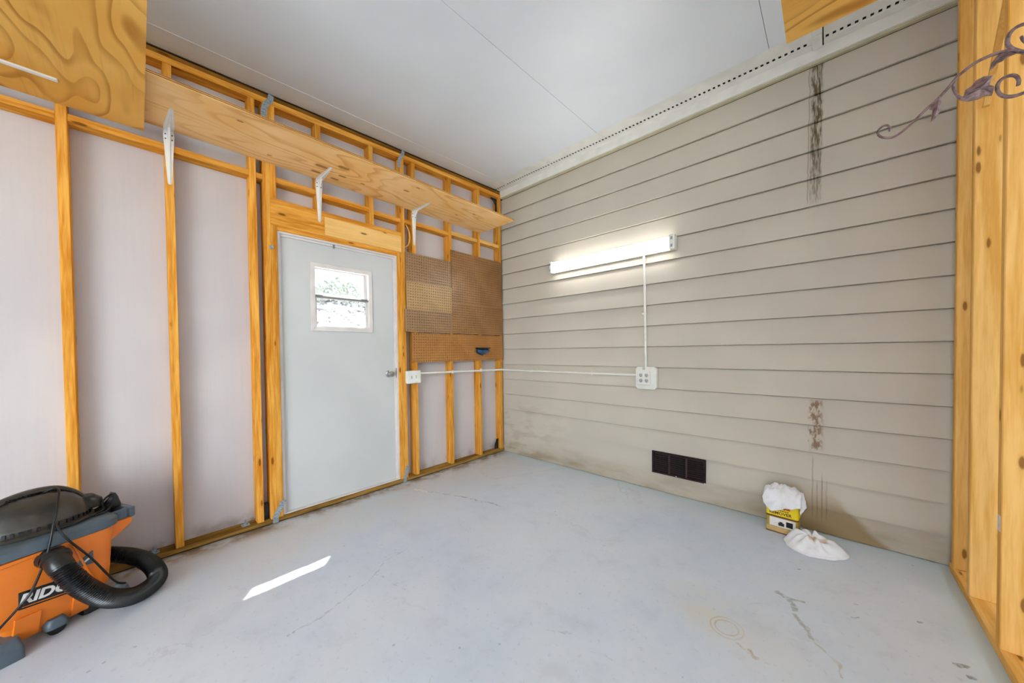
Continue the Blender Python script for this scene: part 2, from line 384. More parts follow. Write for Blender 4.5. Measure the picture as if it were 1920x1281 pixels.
def mk_emit():
    g = G('lamp_lens_lit'); n = g.noise(g.obj(), 3.0)
    g.put(g.b.inputs['Base Color'], lin((240, 242, 238)))
    g.b.inputs['Emission Color'].default_value = (1.0, 0.99, 0.96, 1)
    g.b.inputs['Emission Strength'].default_value = 5.5
    return g.m
M['lens'] = mk_emit()

# ------------------------------------------------------------------ mesh helpers
def quad(bm, vs): return bm.faces.new(vs)
def box(bm, x0, x1, y0, y1, z0, z1, top=None, bot=None):
    """axis box; top/bot may be functions z(y) for sloped faces"""
    zt = top or (lambda y: z1); zb = bot or (lambda y: z0)
    v = [bm.verts.new(p) for p in ((x0, y0, zb(y0)), (x1, y0, zb(y0)), (x1, y1, zb(y1)), (x0, y1, zb(y1)),
                                   (x0, y0, zt(y0)), (x1, y0, zt(y0)), (x1, y1, zt(y1)), (x0, y1, zt(y1)))]
    for f in ((3, 2, 1, 0), (4, 5, 6, 7), (0, 1, 5, 4), (1, 2, 6, 5), (2, 3, 7, 6), (3, 0, 4, 7)):
        bm.faces.new([v[i] for i in f])
def prism(bm, pts, d0, d1, plane='xz'):
    """extrude the polygon pts (2-D) between d0 and d1 along the third axis"""
    def P(a, b, d):
        return {'xz': (a, d, b), 'yz': (d, a, b), 'xy': (a, b, d)}[plane]
    A = [bm.verts.new(P(a, b, d0)) for a, b in pts]; B = [bm.verts.new(P(a, b, d1)) for a, b in pts]
    n = len(pts)
    bm.faces.new(A); bm.faces.new(B[::-1])
    for i in range(n): bm.faces.new((A[i], B[i], B[(i+1) % n], A[(i+1) % n]))
def catmull(pts, k=6):
    P = [Vector(p) for p in pts]; out = []
    for i in range(len(P)-1):
        p0 = P[max(i-1, 0)]; p1 = P[i]; p2 = P[i+1]; p3 = P[min(i+2, len(P)-1)]
        for j in range(k):
            t = j/k
            out.append(0.5*((2*p1)+(p2-p0)*t+(2*p0-5*p1+4*p2-p3)*t*t+(3*p1-p0-3*p2+p3)*t**3))
    out.append(P[-1]); return out
def tube(bm, pts, rad, seg=10, flat=1.0):
    """tube along pts; rad a number or function of t in 0..1"""
    n = len(pts); rings = []; prevN = None
    for i, p in enumerate(pts):
        p = Vector(p)
        t = (Vector(pts[min(i+1, n-1)])-Vector(pts[max(i-1, 0)])).normalized()
        if prevN is None:
            a = Vector((0, 0, 1)) if abs(t.z) < 0.9 else Vector((1, 0, 0))
            N = t.cross(a).normalized()
        else:
            N = (prevN - t*prevN.dot(t)).normalized()
        prevN = N; B = t.cross(N)
        r = rad(i/(n-1)) if callable(rad) else rad
        rings.append([bm.verts.new(p + (N*math.cos(2*math.pi*j/seg) + B*math.sin(2*math.pi*j/seg)*flat)*r) for j in range(seg)])
    for a, b in zip(rings, rings[1:]):
        for j in range(seg): bm.faces.new((a[j], a[(j+1) % seg], b[(j+1) % seg], b[j]))
    bm.faces.new(rings[0][::-1]); bm.faces.new(rings[-1])
def loft(bm, rings, cap=True):
    R_ = [[bm.verts.new(p) for p in r] for r in rings]; n = len(R_[0])
    for a, b in zip(R_, R_[1:]):
        for j in range(n): bm.faces.new((a[j], a[(j+1) % n], b[(j+1) % n], b[j]))
    if cap: bm.faces.new(R_[0][::-1]); bm.faces.new(R_[-1])
def rrect(hx, hy, r, z, cx=0, cy=0, k=5):
    out = []
    for sx, sy, a0 in ((1, 1, 0), (-1, 1, 90), (-1, -1, 180), (1, -1, 270)):
        for j in range(k+1):
            a = R(a0+90*j/k)
            out.append((cx+sx*(hx-r)+r*math.cos(a), cy+sy*(hy-r)+r*math.sin(a), z))
    return out
def wpos(o):
    v = Vector(o.location)
    while o.parent: o = o.parent; v = v + Vector(o.location)
    return v
def obj(name, bm, mat, parent=None, local=False, smooth=False, bevel=0.0, auto=None):
    """link the bmesh (in world coordinates, or the parent's own if local) as one object with its origin in its middle"""
    if bevel: bmesh.ops.bevel(bm, geom=bm.edges[:], offset=bevel, segments=1, affect='EDGES', clamp_overlap=True)
    bmesh.ops.recalc_face_normals(bm, faces=bm.faces[:])
    lo = [min(v.co[i] for v in bm.verts) for i in range(3)]; hi = [max(v.co[i] for v in bm.verts) for i in range(3)]
    c = Vector([(a+b)/2 for a, b in zip(lo, hi)])
    for v in bm.verts: v.co -= c
    me = bpy.data.meshes.new(name); bm.to_mesh(me); bm.free()
    if smooth:
        for p in me.polygons: p.use_smooth = True
        if auto is not None:
            me.set_sharp_from_angle(angle=R(auto))
    me.materials.append(M[mat] if isinstance(mat, str) else mat)
    o = bpy.data.objects.new(name, me); COL.objects.link(o)
    if parent is not None:
        o.parent = parent
        o.location = c if local else c - wpos(parent)
    else: o.location = c
    return o
def bx(name, b, mat, parent=None, bevel=0.0, local=False, top=None, bot=None):
    bm = bmesh.new(); box(bm, *b, top=top, bot=bot); return obj(name, bm, mat, parent, local, bevel=bevel)
def empty(name, loc, rz=0.0):
    o = bpy.data.objects.new(name, None); COL.objects.link(o); o.location = loc; o.rotation_euler = (0, 0, rz)
    o.empty_display_size = 0.1; return o
def tag(o, label, cat, group=None):
    o['label'] = label; o['category'] = cat
    if group: o['group'] = group
    return o
def struct(o, label, cat):
    o['kind'] = 'structure'; o['label'] = label; o['category'] = cat; return o
def copy_tree(o, parent=None):
    c = o.copy(); COL.objects.link(c); c.parent = parent
    for ch in list(o.children): copy_tree(ch, c)
    return c
def text(name, body, size, mat, parent, mat4, extrude=0.0008, offset=0.0, shear=0.0, local=True):
    cu = bpy.data.curves.new(name, 'FONT'); cu.body = body; cu.size = size; cu.extrude = extrude
    cu.offset = offset; cu.shear = shear; cu.align_x = 'CENTER'; cu.align_y = 'CENTER'; cu.resolution_u = 3
    t = bpy.data.objects.new(name, cu); COL.objects.link(t)
    bpy.context.view_layer.update()
    me = bpy.data.meshes.new_from_object(t.evaluated_get(bpy.context.evaluated_depsgraph_get()))
    bpy.data.objects.remove(t); bpy.data.curves.remove(cu)
    me.materials.clear(); me.materials.append(M[mat])
    o = bpy.data.objects.new(name, me); COL.objects.link(o); o.parent = parent
    o.matrix_local = mat4
    return o

# ------------------------------------------------------------------ the setting
XL, XR, YF = -0.80, 6.5, -7.2
ceil = lambda y: 3.100 + 0.039*y
plate_b = lambda y: 3.020 + 0.037*y
plate_t = lambda y: 3.058 + 0.037*y

bm = bmesh.new()
gx, gy = [-0.16, 0.0, 1.45, 1.9, 3.42, XR], [YF, -2.75, -1.85, -1.0, -0.4, 0.14]
gv = {(i, j, k): bm.verts.new((x, y, z)) for i, x in enumerate(gx) for j, y in enumerate(gy) for k, z in enumerate((-0.12, 0.0))}
tops = []
for i in range(len(gx)-1):
    for j in range(len(gy)-1):
        t_ = bm.faces.new([gv[i, j, 1], gv[i+1, j, 1], gv[i+1, j+1, 1], gv[i, j+1, 1]])
        if gx[i] == 1.9 and gy[j] in (-1.85, -1.0): t_.material_index = 1
        if gx[i] == 0.0 and gy[j] in (-2.75, -1.85): t_.material_index = 2
        bm.faces.new([gv[i, j, 0], gv[i, j+1, 0], gv[i+1, j+1, 0], gv[i+1, j, 0]])
for i in range(len(gx)-1):
    for j in (0, len(gy)-1): bm.faces.new([gv[i, j, 0], gv[i+1, j, 0], gv[i+1, j, 1], gv[i, j, 1]])
for j in range(len(gy)-1):
    for i in (0, len(gx)-1): bm.faces.new([gv[i, j, 0], gv[i, j+1, 0], gv[i, j+1, 1], gv[i, j, 1]])
fl = obj('floor', bm, 'floor'); fl.data.materials.append(M['floor_scraped']); fl.data.materials.append(M['floor_cracked'])
struct(fl, 'pale bluish grey concrete floor with stains and hairline cracks', 'floor')
gd = bx('ground', (-40, 40, -45, 40, -0.32, -0.125), 'ground')
struct(gd, 'pale concrete ground outside the building', 'ground')

ce = struct(empty('ceiling', (1.2, -2.8, 3.0)), 'smooth white insulated ceiling panels sloping gently from the house', 'ceiling')
xs = [-0.80, 0.17, 1.385, 2.59, 3.795, 5.0, 6.5]
for a, b in zip(xs, xs[1:]):
    bx('ceiling_panel', (a+0.0012, b-0.0012, YF, -0.235, 0, 0), 'ceiling', ce, top=lambda y: ceil(y)+0.09, bot=ceil)
bx('roof_deck', (XL, XR, YF, 0.6, 0, 0), 'void', ce, top=lambda y: ceil(y)+0.14, bot=lambda y: ceil(y)+0.0905)
bx('seam_cap', (0.165, 0.176, YF, -0.03, 0, 0), 'ceiling', ce, top=lambda y: ceil(y)+0.001, bot=lambda y: ceil(y)-0.0015)

# siding wall: one board per lap
wb = struct(empty('wall_back', (1.7, 0.03, 0)), 'taupe painted lap siding wall with a dark streak and rust marks', 'wall')
def siding_board(z0, z1, name='siding_board'):
    bm = bmesh.new()
    # front leans back towards the top; a narrow rebate under the next board leaves a shadow gap
    zr = z1-0.0055; fr = 0.0195*(zr-z0)/0.178
    prof = [(0.0, z0), (0.0150, z0), (0.043, z1+0.02), (fr+0.011, z1+0.02), (fr+0.011, zr), (fr, zr)]
    if z1 > 3.0: prof = [(0.0, z0), (0.0150, z0), (0.026, z1), (0.014, z1)]
    prism(bm, prof, -0.12, XR, 'yz')
    obj(name, bm, 'siding', wb)
siding_board(0.004, 0.1618)
for k in range(16):
    z0 = 0.1618+0.178*k
    siding_board(z0, min(z0+0.178, 3.035))
bx('backing', (-0.12, XR, 0.0435, 0.14, 0.0, 3.22), 'void', wb)

# soffit trim with its row of square vent holes
tr = struct(empty('trim_1', (1.7, -0.1, 3.03)), 'white perforated soffit strip between ceiling and siding', 'trim')
bm = bmesh.new(); box(bm, 0.0, 3.9, -0.012, 0.012, 3.012, 3.026); obj('siding_cap', bm, 'trim_cream', tr)
bm = bmesh.new(); box(bm, -0.1, 3.9, -0.026, 0.0, 3.026, 3.036); box(bm, -0.1, 3.9, -0.026, -0.016, 3.036, 3.098); obj('fascia', bm, 'trim_white', tr)
def vent_strip(x0, x1):
    bm = bmesh.new(); z = 3.096; ya, yb, yc, yd = -0.240, -0.112, -0.090, -0.022; pitch = 0.0315; h = 0.0075
    n = int((x1-x0)/pitch); xe = x0+n*pitch
    def q(a, b, c, d): quad(bm, [bm.verts.new(p) for p in ((a, c, z), (b, c, z), (b, d, z), (a, d, z))])
    q(x0, x1, ya, yb); q(x0, x1, yc, yd)
    if x1 > xe: q(xe, x1, yb, yc)
    for i in range(n):
        a = x0+i*pitch; m = a+pitch/2
        q(a, m-h, yb, yc); q(m+h, a+pitch, yb, yc)
        for (p, s) in (((m-h, yb), (m-h, yc)), ((m+h, yb), (m+h, yc)), ((m-h, yb), (m+h, yb)), ((m-h, yc), (m+h, yc))):
            quad(bm, [bm.verts.new(v) for v in ((p[0], p[1], z), (s[0], s[1], z), (s[0], s[1], z+0.0015), (p[0], p[1], z+0.0015))])
    # raised rib along the inner edge
    box(bm, x0, x1, -0.080, -0.074, z-0.003, z)
    obj('vent_strip', bm, 'trim_white', tr)
vent_strip(-0.1, 0.79); vent_strip(0.79, 2.79); vent_strip(2.845, 3.9)
bx('joint_cover', (2.788, 2.839, -0.240, -0.026, 3.0945, 3.099), 'trim_white', tr)
bx('joint_cover', (2.793, 2.838, -0.150, -0.030, 3.084, 3.0945), 'trim_white', tr, bevel=0.002)
bx('joint_cover', (0.782, 0.803, -0.150, -0.030, 3.089, 3.096), 'trim_white', tr, bevel=0.002)
bx('soffit_shade_sheet', (-0.1, 3.9, -0.2395, 0.0, 3.125, 3.160), 'soffit_hole_shade', tr)  # sheet above the holes, its colour painting their shade

# stud wall with the door
wl = struct(empty('wall_left', (-0.05, -2.5, 0)), 'open stud wall of orange pine with white panels behind', 'wall')
SW = 0.038
def stud(y, z0=0.038, z1=None, mat='pine_z', x0=-0.089, x1=0.0):
    bx('stud', (x0, x1, y, y+SW, z0, z1 or 0), mat, wl, bevel=0.002, top=(lambda yy: z1) if z1 else plate_b, bot=lambda yy: z0)
for y in (-5.26, -4.85, -4.44, -4.035, -3.63, -3.23, -2.841, -2.44, -2.3635, -1.327, -1.209, -0.790, -0.393, -0.056): stud(y)
for y in (-2.3255, -1.365): stud(y, 0.038, 2.108)
stud(-2.3255, 2.295); stud(-2.028, 2.295, mat='pine_z'); stud(-1.616, 2.295)
bx('bottom_plate', (-0.089, 0.0, YF, -0.003, 0.009, 0.038), 'treated_y', wl, bevel=0.002)
bx('sill_gap_shade', (-0.089, -0.012, YF, -0.003, 0.0005, 0.009), 'void', wl)  # dark strip standing for the shadow gap under the plate
bx('top_plate', (-0.089, 0.0, YF, -0.003, 0, 0), 'pine_y', wl, top=plate_t, bot=plate_b)
bx('upper_plate', (-0.089, -0.006, YF, -0.003, 0, 0), 'pine_dark_y', wl, top=lambda y: ceil(y)-0.004, bot=plate_t)
bx('cap_strip', (-0.089, 0.002, YF, -0.03, 0, 0), 'void', wl, top=lambda y: ceil(y)-0.0003, bot=lambda y: ceil(y)-0.0075)
bays = [(-3.592, -3.23, 2.438), (-3.192, -2.841, 2.444), (-2.803, -2.44, 2.444), (-2.402, -2.3635, 2.44), (-2.2875, -2.028, 2.448),
        (-1.99, -1.616, 2.436), (-1.578, -1.327, 2.425), (-1.289, -1.209, 2.430), (-1.171, -0.79, 2.436), (-0.752, -0.393, 2.452), (-0.355, -0.056, 2.462),
        (-3.997, -3.63, 2.44)]
for a, b, z in bays: bx('nogging', (-0.089, -0.003, a, b, z-0.038, z), 'pine_y' if a < -1.0 else 'fir_y', wl, bevel=0.002)
bx('header', (-0.085, 0.0, -2.3255, -1.327, 2.108, 2.295), 'pine_y', wl, bevel=0.002)
bx('header_filler', (-0.085, -0.004, -2.2875, -1.365, 2.078, 2.108), 'pine_y', wl, bevel=0.001)
bx('patch_board', (0.0, 0.012, -1.974, -1.331, 2.115, 2.254), 'board_pale', wl, bevel=0.001)
top_c = lambda y: ceil(y)+0.05
for (a, b, z0, tp) in ((YF, -4.035, 0.0, None), (-4.035, -2.822, 0.0, None), (-2.822, -2.2875, 0.0, None), (-1.365, -0.374, 0.0, None), (-0.374, 0.02, 0.0, None), (-2.2875, -1.365, 2.078, None)):
    bx('wall_panel', (-0.125, -0.0895, a, b, z0, 0), 'panel', wl, top=top_c, bot=(lambda zz: (lambda y: zz))(z0))

# perforated galvanized ties on the framing
def strap(pts, wdt, holes=4, mat='galv', name='metal_strap'):
    """thin steel strap along pts on/near the stud faces; pts in (x, y, z)"""
    bm = bmesh.new(); P = [Vector(p) for p in pts]
    L = []
    for i, p in enumerate(P):
        t = (P[min(i+1, len(P)-1)]-P[max(i-1, 0)]).normalized()
        s = t.cross(Vector((1, 0, 0))).normalized()*wdt/2
        L.append((p-s, p+s))
    for (a0, a1), (b0, b1) in zip(L, L[1:]):
        d = Vector((0.0016, 0, 0))
        v = [bm.verts.new(q) for q in (a0, a1, b1, b0, a0+d, a1+d, b1+d, b0+d)]
        for f in ((3, 2, 1, 0), (4, 5, 6, 7), (0, 1, 5, 4), (1, 2, 6, 5), (2, 3, 7, 6), (3, 0, 4, 7)): bm.faces.new([v[i] for i in f])
    for i in range(holes):     # nail heads
        t = (i+0.5)/holes*(len(P)-1); k = int(t); f = t-k
        c = P[k].lerp(P[k+1], f) + Vector((0.002, 0, 0))
        for s in (-0.25, 0.25):
            q = c + Vector((0, s*wdt, 0))
            box(bm, q.x, q.x+0.002, q.y-0.003, q.y+0.003, q.z-0.003, q.z+0.003)
    return obj(name, bm, mat, wl)
strap([(0.001, -2.335, 0.005), (0.001, -2.335, 0.05), (0.001, -2.300, 0.115), (0.001, -2.286, 0.15)], 0.034, 6)
strap([(0.001, -1.325, 0.003), (0.001, -1.325, 0.05), (0.001, -1.305, 0.105), (0.001, -1.300, 0.150)], 0.030, 6)
strap([(0.001, -2.352, 2.80), (0.001, -2.350, 2.885), (0.001, -2.338, 2.93), (0.001, -2.312, 2.965), (0.001, -2.305, 3.005)], 0.034, 6)
strap([(0.001, -1.335, 2.88), (0.001, -1.333, 2.945), (0.001, -1.315, 2.985), (0.001, -1.295, 3.015), (0.001, -1.290, 3.045)], 0.030, 6, 'galv')
bm = bmesh.new()
prism(bm, [(-0.145, 3.005), (-0.056, 3.005), (-0.056, 2.86), (-0.074, 2.86), (-0.078, 2.94), (-0.10, 2.975), (-0.145, 2.99)], -0.040, -0.028, 'yz')
obj('corner_gusset', bm, 'galv_dark', wl)
bm = bmesh.new(); prism(bm, [(-0.058, 0.038), (-0.118, 0.038), (-0.112, 0.09), (-0.085, 0.15), (-0.058, 0.16)], -0.050, -0.044, 'yz'); obj('corner_gusset', bm, 'galv_dark', wl)
bx('hold_down', (-0.075, -0.030, -2.400, -2.366, 0.038, 0.145), 'blue_dark', wl, bevel=0.003)
for y in (-2.93, -2.50):
    bm = bmesh.new(); box(bm, -0.062, -0.018, y-0.022, y+0.022, 0.038, 0.042)
    bmesh.ops.create_cone(bm, cap_ends=True, segments=6, radius1=0.011, radius2=0.011, depth=0.012, matrix=Matrix.Translation((-0.04, y, 0.048)))
    bmesh.ops.create_cone(bm, cap_ends=True, segments=10, radius1=0.006, radius2=0.006, depth=0.03, matrix=Matrix.Translation((-0.04, y, 0.060)))
    obj('anchor_bolt', bm, 'galv', wl)
bm = bmesh.new(); box(bm, 0.0, 0.006, -2.337, -2.312, 1.935, 1.955); tube(bm, [(0.006, -2.332, 1.95), (0.02, -2.325, 1.958), (0.02, -2.318, 1.945), (0.006, -2.316, 1.938)], 0.003, 6)
obj('latch_clip', bm, 'galv', wl)
bm = bmesh.new(); tube(bm, catmull([(-0.03, -1.268, 2.40), (0.0, -1.262, 2.36), (0.012, -1.247, 2.30), (0.012, -1.245, 2.24), (0.004, -1.262, 2.19), (-0.02, -1.285, 2.175)], 5), 0.005, 8)
obj('cable_loop', bm, 'cable', wl, smooth=True)

# door with its two-pane window
dr = struct(empty('door_1', (-0.06, -1.83, 0.04)), 'plain white entry door with a small two-pane window', 'door')
DX0, DX1 = -0.088, -0.045
WY0, WY1, WZ0, WZ1 = -2.045, -1.612, 1.400, 1.878
bm = bmesh.new()
dy0, dy1, dz0, dz1 = -2.270, -1.384, 0.046, 2.062
# one slab: a ring of four quads round the opening, front and back, plus edges
def ringface(bm, x, o, i):
    O = [bm.verts.new((x, y, z)) for y, z in ((o[0], o[2]), (o[1], o[2]), (o[1], o[3]), (o[0], o[3]))]
    I = [bm.verts.new((x, y, z)) for y, z in ((i[0], i[2]), (i[1], i[2]), (i[1], i[3]), (i[0], i[3]))]
    for k in range(4): bm.faces.new((O[k], O[(k+1) % 4], I[(k+1) % 4], I[k]))
    return O, I
def ringbox(bm, x0, x1, o, i):
    A, B = ringface(bm, x0, o, i); C, D = ringface(bm, x1, o, i)
    for k in range(4):
        bm.faces.new((A[k], C[k], C[(k+1) % 4], A[(k+1) % 4])); bm.faces.new((B[k], B[(k+1) % 4], D[(k+1) % 4], D[k]))
ringbox(bm, DX0, DX1, (dy0, dy1, dz0, dz1), (WY0, WY1, WZ0, WZ1))
obj('door_slab', bm, 'door', dr)
bm = bmesh.new(); ringbox(bm, -0.080, -0.034, (WY0-0.024, WY1+0.024, WZ0-0.026, WZ1+0.024), (WY0+0.008, WY1-0.008, WZ0+0.010, WZ1-0.010))
wf = obj('window_frame', bm, 'jamb', dr, bevel=0.002)
bm = bmesh.new(); ringbox(bm, -0.086, -0.072, (WY0, WY1, 1.640, WZ1), (WY0+0.014, WY1-0.034, 1.660, WZ1-0.016)); obj('upper_sash', bm, 'jamb', dr)
bm = bmesh.new(); ringbox(bm, -0.066, -0.050, (WY0, WY1, WZ0, 1.652), (WY0+0.020, WY1-0.030, WZ0+0.016, 1.632)); obj('lower_sash', bm, 'jamb', dr)
bx('meeting_rail', (-0.068, -0.040, WY0+0.004, WY1-0.004, 1.636, 1.648), 'gasket', dr, bevel=0.001)
for y in (WY0+0.03, WY1-0.05): bx('sash_latch', (-0.052, -0.036, y-0.02, y+0.03, 1.648, 1.656), 'gasket', dr, bevel=0.001)
bx('window_pane', (-0.080, -0.077, WY0+0.012, WY1-0.030, 1.655, WZ1-0.012), 'glass_up', dr)
bx('window_pane', (-0.060, -0.057, WY0+0.018, WY1-0.028, WZ0+0.012, 1.636), 'glass_lo', dr)
# knob
kb = empty('door_knob', (0, 0, 0)); kb.parent = dr; kb.location = Vector((DX1, -1.443, 1.010)) - wpos(dr)
def lathe_x(bm, prof, seg=20):
    loft(bm, [[(x, r*math.cos(2*math.pi*j/seg), r*math.sin(2*math.pi*j/seg)) for j in range(seg)] for x, r in prof])
bm = bmesh.new(); lathe_x(bm, [(0, 0.032), (0.004, 0.032), (0.008, 0.026)]); obj('rose', bm, 'chrome', kb, True, True, auto=40)
bm = bmesh.new(); lathe_x(bm, [(0.006, 0.011), (0.024, 0.011), (0.030, 0.019), (0.040, 0.026), (0.052, 0.027), (0.060, 0.021), (0.062, 0.006)]); obj('grip', bm, 'chrome', kb, True, True, auto=40)
# jambs
bm = bmesh.new(); ringbox(bm, -0.124, -0.016, (-2.2873, -1.3652, 0.038, 2.0778), (-2.271, -1.383, 0.045, 2.0635)); jm = obj('jamb', bm, 'jamb', dr)
bm = bmesh.new(); box(bm, -0.044, -0.032, -2.271, -2.262, 0.045, 2.063); box(bm, -0.044, -0.032, -1.392, -1.383, 0.045, 2.063); box(bm, -0.044, -0.032, -2.262, -1.392, 2.048, 2.063); obj('door_stop', bm, 'jamb', dr)
bx('head_catch', (-0.034, -0.020, -1.905, -1.893, 2.035, 2.070), 'gasket', dr, bevel=0.001)
bx('strike_plate', (-0.040, -0.0150, -1.3835, -1.3825, 0.97, 1.06), 'chrome', dr)

# partition of raw studs on the right
wr = struct(empty('wall_right', (3.4, -1.5, 0)), 'open partition of pale raw pine studs on a treated plate', 'wall')
PX0, PX1 = 3.357, 3.497
bx('bottom_plate', (PX0, PX1, YF+0.4, -0.03, 0.0, 0.038), 'fir_y', wr, bevel=0.002)
bx('top_plate', (PX0, PX1, YF+0.4, -0.03, 0, 0), 'fir_y', wr, top=lambda y: ceil(y)-0.006, bot=lambda y: ceil(y)-0.045)
for yn in (-0.115, -0.384, -0.765, -1.171, -1.577, -1.984, -2.39, -2.797, -3.2, -3.6, -4.0, -4.4, -4.8):
    bx('stud', (PX0, PX1, yn, yn+SW, 0.038, 0), 'fir_z', wr, bevel=0.003, top=lambda y: ceil(y)-0.045, bot=lambda y: 0.038)
bm = bmesh.new(); prism(bm, [(-0.735, 2.66), (-0.715, 2.66), (-0.400, 2.26), (-0.420, 2.26)], 3.372, 3.391, 'yz'); obj('diagonal_brace', bm, 'fir_y', wr)
bx('paper_tag', (PX0-0.0012, PX0, -0.760, -0.735, 0.490, 0.550), 'letter', wr)
# beyond the partition
bx('far_wall', (XR, XR+0.1, YF, 0.1, 0.0, 2.75), 'panel', wb)  # unseen wall, run the full length to shut out side light
wf_ = bx('wall_front_blocker', (-0.12, 2.4, YF, YF+0.12, 0.0, 0), 'panel', None, top=lambda y: ceil(y)-0.002, bot=lambda y: 0.0)  # unseen pier, added to block grazing light from the left wall
struct(wf_, 'unseen white wall pier added to keep light off the left wall', 'wall')

# ------------------------------------------------------------------ shelves and brackets
def slab(name, x0, x1, y0, y1, z0, mat, th=0.019):
    t = empty(name, ((x0+x1)/2, (y0+y1)/2, z0))
    bx('board', (x0, x1, y0, y1, z0, z0+th), mat, t)
    return t
sh = slab('plywood_shelf', 0.001, 0.512, -3.02, -0.352, 2.527, 'ply_long')
bx('edge_ply', (0.512, 0.5135, -3.02, -0.352, 2.531, 2.5365), 'ply_edge', sh)
bx('edge_ply', (0.512, 0.5135, -3.02, -0.352, 2.540, 2.5445), 'ply_edge', sh)
tag(sh, 'long narrow plywood shelf running above the door on white brackets', 'shelf')
s2 = slab('plywood_shelf', 0.002, 1.22, -4.14, -2.922, 2.475, 'ply_deep')
tag(s2, 'deep plywood shelf with swirling grain at upper left', 'shelf')
bx('white_strip', (0.238, 0.262, -3.95, -3.195, 2.466, 2.475), 'bracket', s2, bevel=0.002)
s3 = slab('plywood_shelf', 2.736, 3.355, -2.6, -1.066, 2.500, 'ply_deep')
tag(s3, 'plywood shelf corner overhead at upper right, beside the raw studs', 'shelf')

def make_bracket():
    t = empty('shelf_bracket', (0, 0, 0))     # origin: inner corner on the stud face, under the shelf
    # pressed-steel L: wide at the corner, tapering to both tips; a U-shaped rib runs along the middle
    L1, L2 = 0.318, 0.258
    def arm(length, horiz):
        bm = bmesh.new()
        st = [(0.0, 0.021), (0.03, 0.0235), (0.06, 0.0225), (length*0.6, 0.0155), (length-0.008, 0.0095), (length, 0.005)]
        rings = []
        for d, hw in st:
            r = hw*0.36; h = 0.013*(1-0.6*d/length)
            prof = [(-hw, 0.0), (-hw, 0.0022), (-r, 0.0022), (-r*0.6, h), (r*0.6, h), (r, 0.0022), (hw, 0.0022), (hw, 0.0)]
            rings.append([((d, a, -b) if horiz else (b, a, -d)) for a, b in prof])
        loft(bm, rings)
        return bm
    obj('wall_arm', arm(L1, False), 'bracket', t, True)
    obj('shelf_arm', arm(L2, True), 'bracket', t, True)
    bm = bmesh.new(); prism(bm, [(0.001, -0.001), (0.062, -0.010), (0.045, -0.028), (0.028, -0.045), (0.010, -0.062)], -0.005, 0.005, 'xz'); obj('gusset', bm, 'bracket', t, True)
    for y, z in ((-0.014, -0.028), (0.014, -0.028), (-0.014, -0.055), (0.014, -0.055), (0, -0.306)):
        bm = bmesh.new(); lathe_x(bm, [(0.002, 0.0036), (0.0045, 0.0036)], 8)
        for v in bm.verts: v.co += Vector((0, y, z))
        obj('screw', bm, 'screw', t, True)
    return t
br = make_bracket()
spots = [(-2.822, 0.0, 2.527, 'white steel shelf bracket on the stud left of the door'),
         (-2.009, 0.012-0.012, 2.527, 'white steel shelf bracket above the door'),
         (-1.190, 0.0, 2.527, 'white steel shelf bracket above the brown pegboards')]
for i, (y, x, z, lab) in enumerate(spots):
    b = br if i == 0 else copy_tree(br)
    b.location = (x, y, z); tag(b, lab, 'bracket', 'white shelf brackets')
# carriers of the two deep shelves (outside the picture)
b = copy_tree(br); b.location = (0, -3.611, 2.4655); tag(b, 'white steel shelf bracket under the deep plywood shelf', 'bracket', 'white shelf brackets')
b = copy_tree(br); b.location = (3.357, -1.558, 2.5); b.rotation_euler = (0, 0, math.pi); tag(b, 'white steel shelf bracket on the raw stud partition', 'bracket', 'white shelf brackets')

# ------------------------------------------------------------------ pegboard sheets with real holes
def pegboard(y0, y1, z0, z1, mat, label, x=0.001, th=0.010):
    bm = bmesh.new(); p = 0.0254; r = 0.0044
    ny = int((y1-y0)/p); nz = int((z1-z0)/p)
    my = (y1-y0-ny*p)/2; mz = (z1-z0-nz*p)/2
    V = {}
    xf = x+th
    def vert(xx, y, z):
        k = (round(xx*1e5), round(y*1e5), round(z*1e5))
        if k not in V: V[k] = bm.verts.new((xx, y, z))
        return V[k]
    oct_ = [(math.cos(R(22.5+45*i))*r, math.sin(R(22.5+45*i))*r) for i in range(8)]
    ya, za = y0+my, z0+mz
    for i in range(ny):
        for j in range(nz):
            a, b = ya+i*p, za+j*p; cy, cz = a+p/2, b+p/2
            H = [vert(xf, cy+u, cz+v) for u, v in oct_]
            B = [vert(x, cy+u, cz+v) for u, v in oct_]
            c00, c10, c11, c01 = vert(xf, a, b), vert(xf, a+p, b), vert(xf, a+p, b+p), vert(xf, a, b+p)
            # octagon points: 0 E-up, 1 N-right, 2 N-left, 3 W-up, 4 W-down, 5 S-left, 6 S-right, 7 E-down
            bm.faces.new((c11, c01, H[2], H[1])); bm.faces.new((c01, c00, H[4], H[3]))
            bm.faces.new((c00, c10, H[6], H[5])); bm.faces.new((c10, c11, H[0], H[7]))
            bm.faces.new((c11, H[1], H[0])); bm.faces.new((c01, H[3], H[2])); bm.faces.new((c00, H[5], H[4])); bm.faces.new((c10, H[7], H[6]))
            for k in range(8): bm.faces.new((H[k], H[(k+1) % 8], B[(k+1) % 8], B[k]))
    yb, zb = ya+ny*p, za+nz*p
    for a, b, c, d in ((y0, y1, z0, za), (y0, y1, zb, z1), (y0, ya, za, zb), (yb, y1, za, zb)):
        if b-a > 1e-5 and d-c > 1e-5:
            bm.faces.new([bm.verts.new((xf, *q)) for q in ((a, c), (b, c), (b, d), (a, d))])
    for a, b in (((y0, z0), (y1, z0)), ((y1, z0), (y1, z1)), ((y1, z1), (y0, z1)), ((y0, z1), (y0, z0))):
        bm.faces.new([bm.verts.new(q) for q in ((xf, *a), (xf, *b), (x, *b), (x, *a))])
    o = obj('pegboard_sheet', bm, mat)
    return tag(o, label, 'pegboard', 'brown pegboard sheets beside the door')
